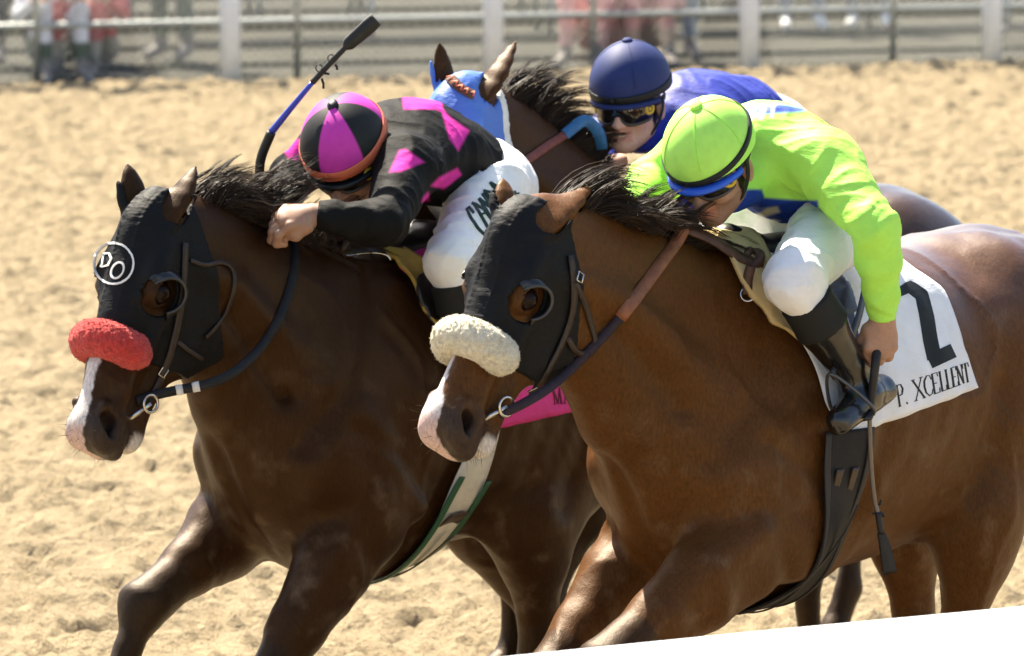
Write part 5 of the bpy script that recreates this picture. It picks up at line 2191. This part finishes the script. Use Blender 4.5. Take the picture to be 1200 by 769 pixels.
evC = with_hood('C')
pc = ray_path(FC, SC, [(560, 235), (590, 208), (615, 190), (640, 172), (662, 158), (682, 142), (694, 146), (703, 160), (705, 175)],
              [13.6, 13.70, 13.76, 13.80, 13.82, 13.84, 13.86, 13.88, 13.92], 6)
nC = toc(FC, pc)
rein('red and blue rein lying on the rear horse\'s neck', FC, SC, [('rein_strap', pc[:25], nC[:25], .024, red_strap), ('grip_strap', pc[24:], nC[24:], .032, blue_grip)], pc[12])

# saddle cloths, pads and girths
zcB, zcA, zcC = FB.zw - .42, FA.zw - .42, FC.zw - .42


def edge_fn(x, a, lo, hi, n):
    o = np.argsort(a)
    ph = np.linspace(lo, hi, n)
    return ph, np.interp(ph, a[o], x[o])


def cloth(label, key, fr, zc, front, back, mat, off, top_f, top_b, nph=70, nx=40, wave=.003, cat='saddle cloth', name='saddle_cloth', thick=.004):
    S = HORSES[key]['surf']
    xf, af = sides(fr, S, zc, front)
    xb, ab = sides(fr, S, zc, back)
    # front and back edges, top of the back added, mirrored to the far side
    end = min(af.max(), ab.max())
    ph = np.linspace(-end, end, nph)
    F_ = np.interp(np.abs(ph), np.concatenate([[0], np.sort(af)]), np.concatenate([[top_f], xf[np.argsort(af)]]))
    B_ = np.interp(np.abs(ph), np.concatenate([[0], np.sort(ab)]), np.concatenate([[top_b], xb[np.argsort(ab)]]))
    # slanted hem: the angle differs between the front and the back corner
    e1, e2 = af.max(), ab.max()
    O, Dv = [], []
    for i, p in enumerate(ph):
        for t_ in np.linspace(0, 1, nx):
            a = p / end * (e1 + (e2 - e1) * t_)
            fx = np.interp(abs(a), np.concatenate([[0], np.sort(af)]), np.concatenate([[top_f], xf[np.argsort(af)]]))
            bx = np.interp(abs(a), np.concatenate([[0], np.sort(ab)]), np.concatenate([[top_b], xb[np.argsort(ab)]]))
            O.append((fx + (bx - fx) * t_, 0, zc))
            Dv.append((0, math.sin(a), math.cos(a)))
    P = surf_points(S, np.array(O), np.array(Dv)).reshape(nph, nx, 3)
    for _ in range(4):
        P[1:-1, 1:-1] = (P[:-2, 1:-1] + P[2:, 1:-1] + P[1:-1, :-2] + P[1:-1, 2:] + 2 * P[1:-1, 1:-1]) / 6
    P = P.reshape(-1, 3)
    N = grid_normals(P, nph, nx, np.array([0, 0, zc]) + P * [1, 0, 0])
    P = P + N * (off + wave * (fbm(P, 8, 2, 5) + .6 * np.sin(P[:, 0] * 60 + 3 * vnoise(P, 6, 2)) + 1.1 * (1 - np.abs(vnoise(P @ ROT1, 13, 6))) ** 4))[:, None]
    t = Thing(name, label, cat, fr, P[len(P) // 2])
    sh_ = shell(P, N, thick, nph, nx)
    t.part('cloth', *sh_, mat)
    return t, Surf(sh_)


tcB, evBc = cloth('white saddle cloth with a black number 2 on the bay horse', 'B', FB, zcB,
            [(905, 350), (935, 400), (962, 470), (984, 512)], [(1070, 320), (1100, 342), (1116, 380), (1124, 408), (1141, 455)], cloth_white, .012, -.02, -.50)
# number 2 and the name, written along the hem
letters_on(tcB, FB, evBc, [([(1048, 346), (1066, 336), (1080, 346), (1086, 372), (1090, 398), (1095, 421)], [9, 14, 16, 17, 17, 17]),
                           ([(1089, 424), (1117, 411)], 17)], ink_black, off=.0015, name='number')


def serif(ch, x, y, w, h, ux, uy):
    """strokes of a serif capital; x,y = foot of the letter, (ux) along the line, (uy) up"""
    q = lambda a, b: (x + ux[0] * a * w + uy[0] * b * h, y + ux[1] * a * w + uy[1] * b * h)
    th, tn = 1.9, .85
    st = lambda pts, k: ([q(*p) for p in pts], k)
    sf = lambda a, b, r=.16: st([(a - r, b), (a + r, b)], tn)
    G = {'P': [st([(.2, 0), (.2, 1)], th), st([(.2, 1), (.7, .98), (.88, .76), (.7, .52), (.2, .48)], [tn, 1.6, th, 1.6, tn]), sf(.2, 0), sf(.1, 1)],
         '.': [st([(.1, .04), (.32, .04)], 2.8)],
         'X': [st([(.05, 1), (.95, 0)], th), st([(.92, 1), (.08, 0)], tn), sf(.08, 0), sf(.92, 0), sf(.1, 1), sf(.9, 1)],
         'C': [st([(.92, .75), (.8, .97), (.5, 1.0), (.18, .78), (.12, .5), (.2, .2), (.5, 0), (.8, .05), (.94, .26)], [tn, tn, 1.4, th, th, th, 1.4, tn, tn])],
         'E': [st([(.2, 0), (.2, 1)], th), st([(.1, 1), (.85, 1), (.87, .8)], tn), st([(.2, .5), (.65, .5)], tn), st([(.1, 0), (.88, 0), (.92, .22)], tn)],
         'L': [st([(.22, 0), (.22, 1)], th), sf(.22, 1), st([(.1, 0), (.88, 0), (.92, .25)], tn)],
         'N': [st([(.15, 0), (.15, 1)], tn), st([(.12, 1), (.85, 0)], th), st([(.85, 0), (.85, 1)], tn), sf(.15, 0), sf(.12, 1), sf(.85, 1)],
         'T': [st([(.5, 0), (.5, 1)], th), st([(.06, .78), (.08, 1), (.92, 1), (.94, .78)], tn), sf(.5, 0)],
         'M': [st([(.12, 0), (.12, 1)], tn), st([(.12, 1), (.5, 0)], th), st([(.5, 0), (.88, 1)], tn), st([(.88, 1), (.88, 0)], th), sf(.12, 0), sf(.88, 0)],
         'A': [st([(.05, 0), (.5, 1)], tn), st([(.5, 1), (.95, 0)], th), st([(.25, .35), (.75, .35)], tn), sf(.05, 0), sf(.95, 0)],
         'I': [st([(.5, 0), (.5, 1)], th), sf(.5, 0), sf(.5, 1)]}
    return G[ch]


A0, A1 = np.array([1050., 478.]), np.array([1139., 446.])
sp = [('P', .03, .10), ('.', .135, .05), ('X', .25, .13), ('C', .38, .12), ('E', .49, .10), ('L', .59, .09), ('L', .67, .09), ('E', .745, .085), ('N', .82, .085), ('T', .90, .085)]
ux = nrm(A1 - A0)
for ch, f, wd in sp:
    p = A0 + (A1 - A0) * f
    hgt = 25 - 3.5 * f if ch != '.' else 22
    upv = nrm(np.array([-.16, -1.0]))
    letters_on(tcB, FB, evBc, serif(ch, p[0], p[1], wd * 95, hgt, ux, upv), ink_black, off=.0015, step=3.0)

tcA, evAc = cloth('pink saddle cloth with dark lettering on the dark horse', 'A', FA, zcA,
            [(500, 350), (525, 400), (545, 470), (560, 505)], [(640, 330), (652, 390), (663, 448), (677, 480)], cloth_pink, .012, .06, -.40)
for k, (ch, x, y) in enumerate((('M', 651, 474), ('A', 663, 473), ('I', 671, 471))):
    letters_on(tcA, FA, evAc, serif(ch, x - 2, y, 10, 19, nrm((1, -.1)), nrm((-.15, -1.0))), ink_red, off=.0015, step=3.0)

tp = cloth('cream chamois pad showing in front of the lime jockey\'s knee', 'B', FB, zcB, [(846, 312), (868, 348), (900, 386), (938, 414)],
           [(895, 318), (920, 345), (943, 372), (960, 398)], cream_pad, .030, .12, -.10, 40, 12, .005, 'saddle pad', 'saddle_pad', .010)
tp = cloth('yellow chamois pad along the shoulder of the dark horse', 'A', FA, zcA, [(442, 279), (463, 318), (485, 356), (512, 392)],
           [(470, 278), (492, 312), (512, 340), (532, 368)], yellow_pad, .020, .22, .02, 40, 12, .005, 'saddle pad', 'saddle_pad', .010)
tcC = cloth('white saddle cloth on the rear horse', 'C', FC, zcC, [(850, 250), (870, 300), (890, 370)], [(960, 250), (985, 300), (1000, 360)], cloth_white, .012, -.02, -.5, 40, 20)


def saddle(key, fr, label, x0=-.18):
    S = HORSES[key]['S']
    z = fr.zw
    Q = Solid()
    Q.rc((x0 + .13, 0, z - .02), (x0 - .18, 0, z - .035), .075, .10, ((0, 0, 1), .5), k=.04)
    Q.rc((x0 + .15, 0, z + .01), (x0 + .10, 0, z - .02), .045, .06, None, k=.04)
    Q.rc((x0 - .22, -.08, z - .0), (x0 - .22, .08, z - .0), .035, .035, None, k=.05)
    for q in (-1, 1):
        Q.rc((x0 - .02, .19 * q, z - .12), (x0 - .04, .25 * q, z - .24), .07, .05, ((0, 1, .4 * q), .18), k=.03)
    t = Thing('saddle', label, 'saddle', fr, (x0, 0, z - .05))
    t.part('seat', *polygonize(Q.ev, *Q.bounds(), .009), saddle_mat)


saddle('A', FA, 'small dark racing saddle under the jockey in black and pink', .0)
saddle('B', FB, 'small dark racing saddle under the jockey in lime green', -.18)
saddle('C', FC, 'small dark racing saddle under the jockey in royal blue', -.12)


def girth(key, fr, zc, label, left, right, parts, off=.015, ext=0.0):
    """strip between two photo lines on the near side, carried round under the chest"""
    S = HORSES[key]['surf']
    xl, al = sides(fr, S, zc, left)
    xr, ar = sides(fr, S, zc, right)
    ph = np.linspace(min(al.min(), ar.min()) - ext, 2 * math.pi - 1.4, 90)
    pm = math.pi - np.abs(ph - math.pi)
    xf = np.polyval(np.polyfit(al, xl, 1), pm)
    xb = np.polyval(np.polyfit(ar, xr, 1), pm)
    t = Thing('girth', label, 'girth', fr, (xf[0], .25, zc - .3))
    for nm, f0, f1, a0, a1, o2, mat in parts:
        sel = (ph >= ph[0] + a0) & (ph <= (ph[-1] if a1 is None else ph[0] + a1))
        T, N, th, a, b = drape(S, zc, (xf + (xb - xf) * f0)[sel], (xf + (xb - xf) * f1)[sel], ph[sel], 7, off + o2, .004)
        t.part(nm, *shell(T, N, th, a, b), mat)
    return t


girth('B', FB, zcB, 'dark webbing girth under the bay horse\'s chest', [(975, 505), (955, 590), (935, 650), (912, 693)], [(1013, 500), (1003, 575), (985, 630), (960, 665)],
      [('webbing', 0, 1, 0, None, 0, girth_dark), ('edging', -.02, .10, 0, None, .004, girth_edge), ('edging', .90, 1.02, 0, None, .004, girth_edge),
       ('buckle_tab', .22, .38, .30, .55, .005, brown_leather), ('buckle_tab', .58, .74, .30, .55, .005, brown_leather), ('strap', .44, .54, .50, None, .005, girth_edge)])
girth('A', FA, zcA, 'white elastic girth with green edges under the dark horse', [(536, 535), (515, 600), (490, 638), (462, 658)], [(570, 535), (556, 580), (530, 622), (505, 648)],
      [('elastic', 0, 1, 0, None, 0, girth_white), ('edging', -.06, .12, .45, None, .004, girth_green), ('edging', .88, 1.06, .51, None, .004, girth_green),
       ('leather_patch', .16, .86, .77, .95, .006, brown_leather), ('strap', .40, .58, .90, None, .005, brown_leather)], ext=.35)
girth('C', FC, zcC, 'dark girth on the rear horse', [(880, 400), (870, 450)], [(910, 400), (900, 450)], [('webbing', 0, 1, 0, None, 0, girth_dark)])


# stirrups
iron = material('stirrup_iron', (.10, .10, .10), .35, .5, metal=.7)
def stirrup(fr, R, label, sd='L'):
    g = R['g']
    a, to = g['an' + sd], g['to' + sd]
    sn = nrm(a - g['kn' + sd])
    f = nrm(to - a)
    c = (a + to * 1.2) / 2.2 + sn * .035
    s_ = nrm(np.cross(f, sn))
    t = Thing('stirrup', label, 'stirrup', fr, c)
    top = c - sn * .125
    P = spline([c - s_ * .046, c - s_ * .046 - sn * .05, top - s_ * .012, top + s_ * .012, c + s_ * .046 - sn * .05, c + s_ * .046, c - s_ * .046], 5)
    t.part('iron', *tube(P, .0042, 8), iron)
    t.part('tread', *box(c, (.09, .03, .008), np.array([s_, nrm(np.cross(sn, s_)), sn])), saddle_mat)
    hip = np.array([g['hip' + sd][0] - .02, .20 * (1 if sd == 'L' else -1), fr.zw - .06])
    P = np.array(spline([hip, (hip + top) / 2 + np.array([0, .02 * (1 if sd == 'L' else -1), 0]), top], 6))
    t.part('leather', *strap(P, [s_] * len(P), .022, .004), saddle_mat)


stirrup(FB, RB, 'stirrup at the lime jockey\'s near boot')
stirrup(FA, RA, 'stirrup at the black and pink jockey\'s near boot')
stirrup(FB, RB, 'stirrup at the lime jockey\'s far boot', 'R')
stirrup(FA, RA, 'stirrup at the black and pink jockey\'s far boot', 'R')

# lettering on the white breeches
tA_ = RA['t']
evT = RA['Tsurf']
ln = [((555, 243), (572, 273))]


def marker(pts, w):
    return (pts, w)


CA = [([(555, 250), (550, 243), (547, 246), (552, 256), (560, 268), (568, 276), (570, 270)], 3.0),
      ([(572, 268), (556, 240), (553, 238)], 3.0), ([(556, 239), (566, 245), (576, 258)], 2.6), ([(562, 252), (568, 250)], 2.0),
      ([(575, 255), (561, 233)], 3.0), ([(561, 233), (578, 246)], 2.8), ([(578, 246), (565, 227)], 3.0),
      ([(581, 243), (567, 223)], 3.0), ([(567, 224), (577, 226), (585, 237), (581, 242)], 2.6),
      ([(590, 236), (574, 214)], 3.0), ([(574, 214), (592, 224)], 2.6), ([(583, 226), (587, 223)], 2.0),
      ([(600, 240), (598, 228), (606, 236), (602, 224)], 2.6), ([(608, 232), (606, 226)], 2.6)]
letters_on(tA_, FA, evT, CA, ink_green, off=.003, name='lettering', step=3.0)


# whips
def whip(fr, label, pts, wid, flap, mats, extras=True):
    t = Thing('whip', label, 'whip', fr, pts[0])
    k = len(pts)
    t.part('handle', *tube(spline(pts[:3], 5), np.interp(np.linspace(0, 1, 11), [0, .6, 1], wid[:3]), 10), mats[0])
    t.part('shaft', *tube(spline(pts[2:], 6), np.interp(np.linspace(0, 1, 6 * (k - 3) + 1), np.linspace(0, 1, k - 2), wid[2:]), 10), mats[1])
    return t


whip_black = material('whip_black', (.014, .012, .010), .5, .4, noise=(50, .3), bump=(200, .4, .002))
whip_blue = material('whip_blue', (.03, .05, .38), .35, .5)
whip_gloss = material('whip_shaft', (.10, .075, .06), .18, .6, coat=.5)
dw = (FA.tow(RA['g']['wrR']) - CAM)[1]
p = [FA.D(306, 228, dw - .01), FA.D(305, 190, dw - .03), FA.D(318, 155, dw - .04), FA.D(340, 128, dw - .05), FA.D(366, 97, dw - .05), FA.D(385, 76, dw - .05), FA.D(408, 52, dw - .05)]
tw = Thing('whip', 'raised whip with a blue shaft and leather flap above the left jockey', 'whip', FA, p[0])
tw.part('handle', *tube(spline(p[:3], 6), .0125, 10), whip_black)
tw.part('shaft', *tube(spline(p[2:5], 6), np.linspace(.0095, .006, 13), 10), whip_blue)
tw.part('shaft', *tube(spline(p[4:7], 6), np.linspace(.008, .0075, 13), 10), whip_black)
fa_, fb_ = FA.D(404, 56, dw - .05), FA.D(441, 23, dw - .05)
P = np.array(spline([fa_, fa_ + (fb_ - fa_) * .2, fa_ + (fb_ - fa_) * .6, fb_], 6))
tw.part('flap', *strap(P, [FA.vec(.3, .3, 1)] * len(P), np.interp(np.linspace(0, 1, len(P)), [0, .25, .8, 1], [.016, .034, .040, .036]), .012), whip_black)
for (x, y) in ((374, 80), (388, 68)):
    tw.part('keeper', *torus(FA.D(x, y, dw - .05), FA.vec(.3, .1, 1), .0085, .0016, 16, 6), whip_black)
for (x0, y0, x1, y1) in ((377, 92, 379, 104), (380, 86, 386, 87), (393, 76, 395, 82)):
    tw.part('tassel', *strap([FA.D(x0, y0, dw - .05), FA.D((x0 + x1) / 2 + 1, (y0 + y1) / 2, dw - .05), FA.D(x1, y1, dw - .05)], FA.vec(0, 0, 1), .006, .002), whip_black)

hw = RB['g']['wrL']
dq = (FB.tow(hw) - CAM)[1] - .035
p = [FB.D(1026, 425, dq), FB.D(1022, 460, dq), FB.D(1019, 485, dq)]
tw = Thing('whip', 'whip pointing down from the lime jockey\'s hand', 'whip', FB, p[0])
tw.part('handle', *tube(spline([FB.D(1028, 404, dq + .035)] + p, 5), np.linspace(.0125, .0085, 16), 10), whip_black)
tw.part('shaft', *tube(spline([FB.D(1019, 483, dq), FB.D(1020, 530, dq), FB.D(1024, 580, dq), FB.D(1030, 606, dq)], 5), .0055, 10), whip_gloss)
tw.part('binding', *tube(spline([FB.D(1029, 600, dq), FB.D(1033, 626, dq)], 4), .008, 10), whip_black)
P = [FB.D(1032, 624, dq), FB.D(1037, 640, dq), FB.D(1043, 672, dq)]
tw.part('flap', *strap(spline(P, 5), [FB.vec(.2, .1, 1)] * 11, np.linspace(.016, .036, 11), .010), whip_black)
for (x0, y0, x1, y1) in ((1028, 598, 1022, 603), (1031, 600, 1036, 606), (1030, 592, 1032, 586)):
    tw.part('tassel', *strap([FB.D(x0, y0, dq), FB.D((x0 + x1) / 2 + 1, (y0 + y1) / 2, dq), FB.D(x1, y1, dq)], FB.vec(0, 0, 1), .006, .002), whip_black)


# ------------------------------------------------------------------ manes, forelocks, tails
def mane(key, spec):
    """spec: list of (locks, strands per lock, t0, t1, length range, wind, lean, wave, gravity, seed)"""
    Hh = HORSES[key]
    fr, S, hf = Hh['fr'], Hh['S'], Hh['hf']
    pts = np.array(Hh['info']['neck'][0])
    VV, QQ, n0 = [], [], 0
    for G, per, t0, t1, lens, wind, lean, wave, grav, seed in spec:
        rng = np.random.default_rng(seed)
        t = rng.uniform(t0, t1, G)
        base = np.stack([np.interp(t, np.linspace(0, 1, len(pts)), pts[:, k]) for k in range(3)], 1)
        tang = nrm(pts[-1] - pts[0])
        upn = nrm(np.array([0, 0, 1.0]) - tang * tang[2])
        root = surf_points(Hh['surf'], base, np.tile(upn, (G, 1)), .45)
        root[:, 1] += rng.normal(0, .020, G)
        root -= upn * .015
        d = np.tile(upn, (G, 1)) + np.asarray(lean) + rng.normal(0, .22, (G, 3))
        L = rng.uniform(lens[0], lens[1], G) * (.65 + .7 * np.clip(.5 + .7 * vnoise(np.stack([t * 12, t * 0, t * 0], 1), 1, seed), 0, 1))
        V, Q = locks(root, d, L, per, .0070, .0009, 6, .05, grav, wind, .25, wave, seed)
        VV.append(V)
        QQ.append(Q + n0)
        n0 += len(V)
    Hh['t'].part('mane', np.concatenate(VV), np.concatenate(QQ), mane_mat)


mane('A', [(210, 19, .12, .97, (.12, .26), (-.30, .04, .03), (-.40, .30, .30), .30, .08, 3), (80, 15, .10, .85, (.10, .18), (-.25, .35, -.02), (-.5, .9, -.1), .30, .22, 4)])
mane('B', [(190, 17, .46, .92, (.11, .23), (-.45, .02, .0), (-.55, .25, .22), .08, .10, 5), (120, 16, .30, .80, (.08, .17), (-.35, .30, -.05), (-.5, .95, -.15), .06, .22, 6)])
mane('C', [(190, 16, .42, .92, (.10, .21), (-.60, .0, .02), (-.55, .12, .1), .06, .06, 8)])
for key in 'ABC':
    Hh = HORSES[key]
    fr, z = Hh['fr'], Hh['fr'].zw
    sh = Hh['J'].get('shift', 0)
    n = 260
    rng = np.random.default_rng(8)
    root = np.array([-1.20 + sh, 0, z - .24]) + rng.normal(0, .022, (n, 3))
    V, Q = strands(root, np.array([-1, 0, -.5]) + rng.normal(0, .18, (n, 3)), rng.uniform(.45, .75, n), .0032, 9, .05, .5, (0, 0, 0), .12, 4)
    Hh['t'].part('tail', V, Q, mane_mat)
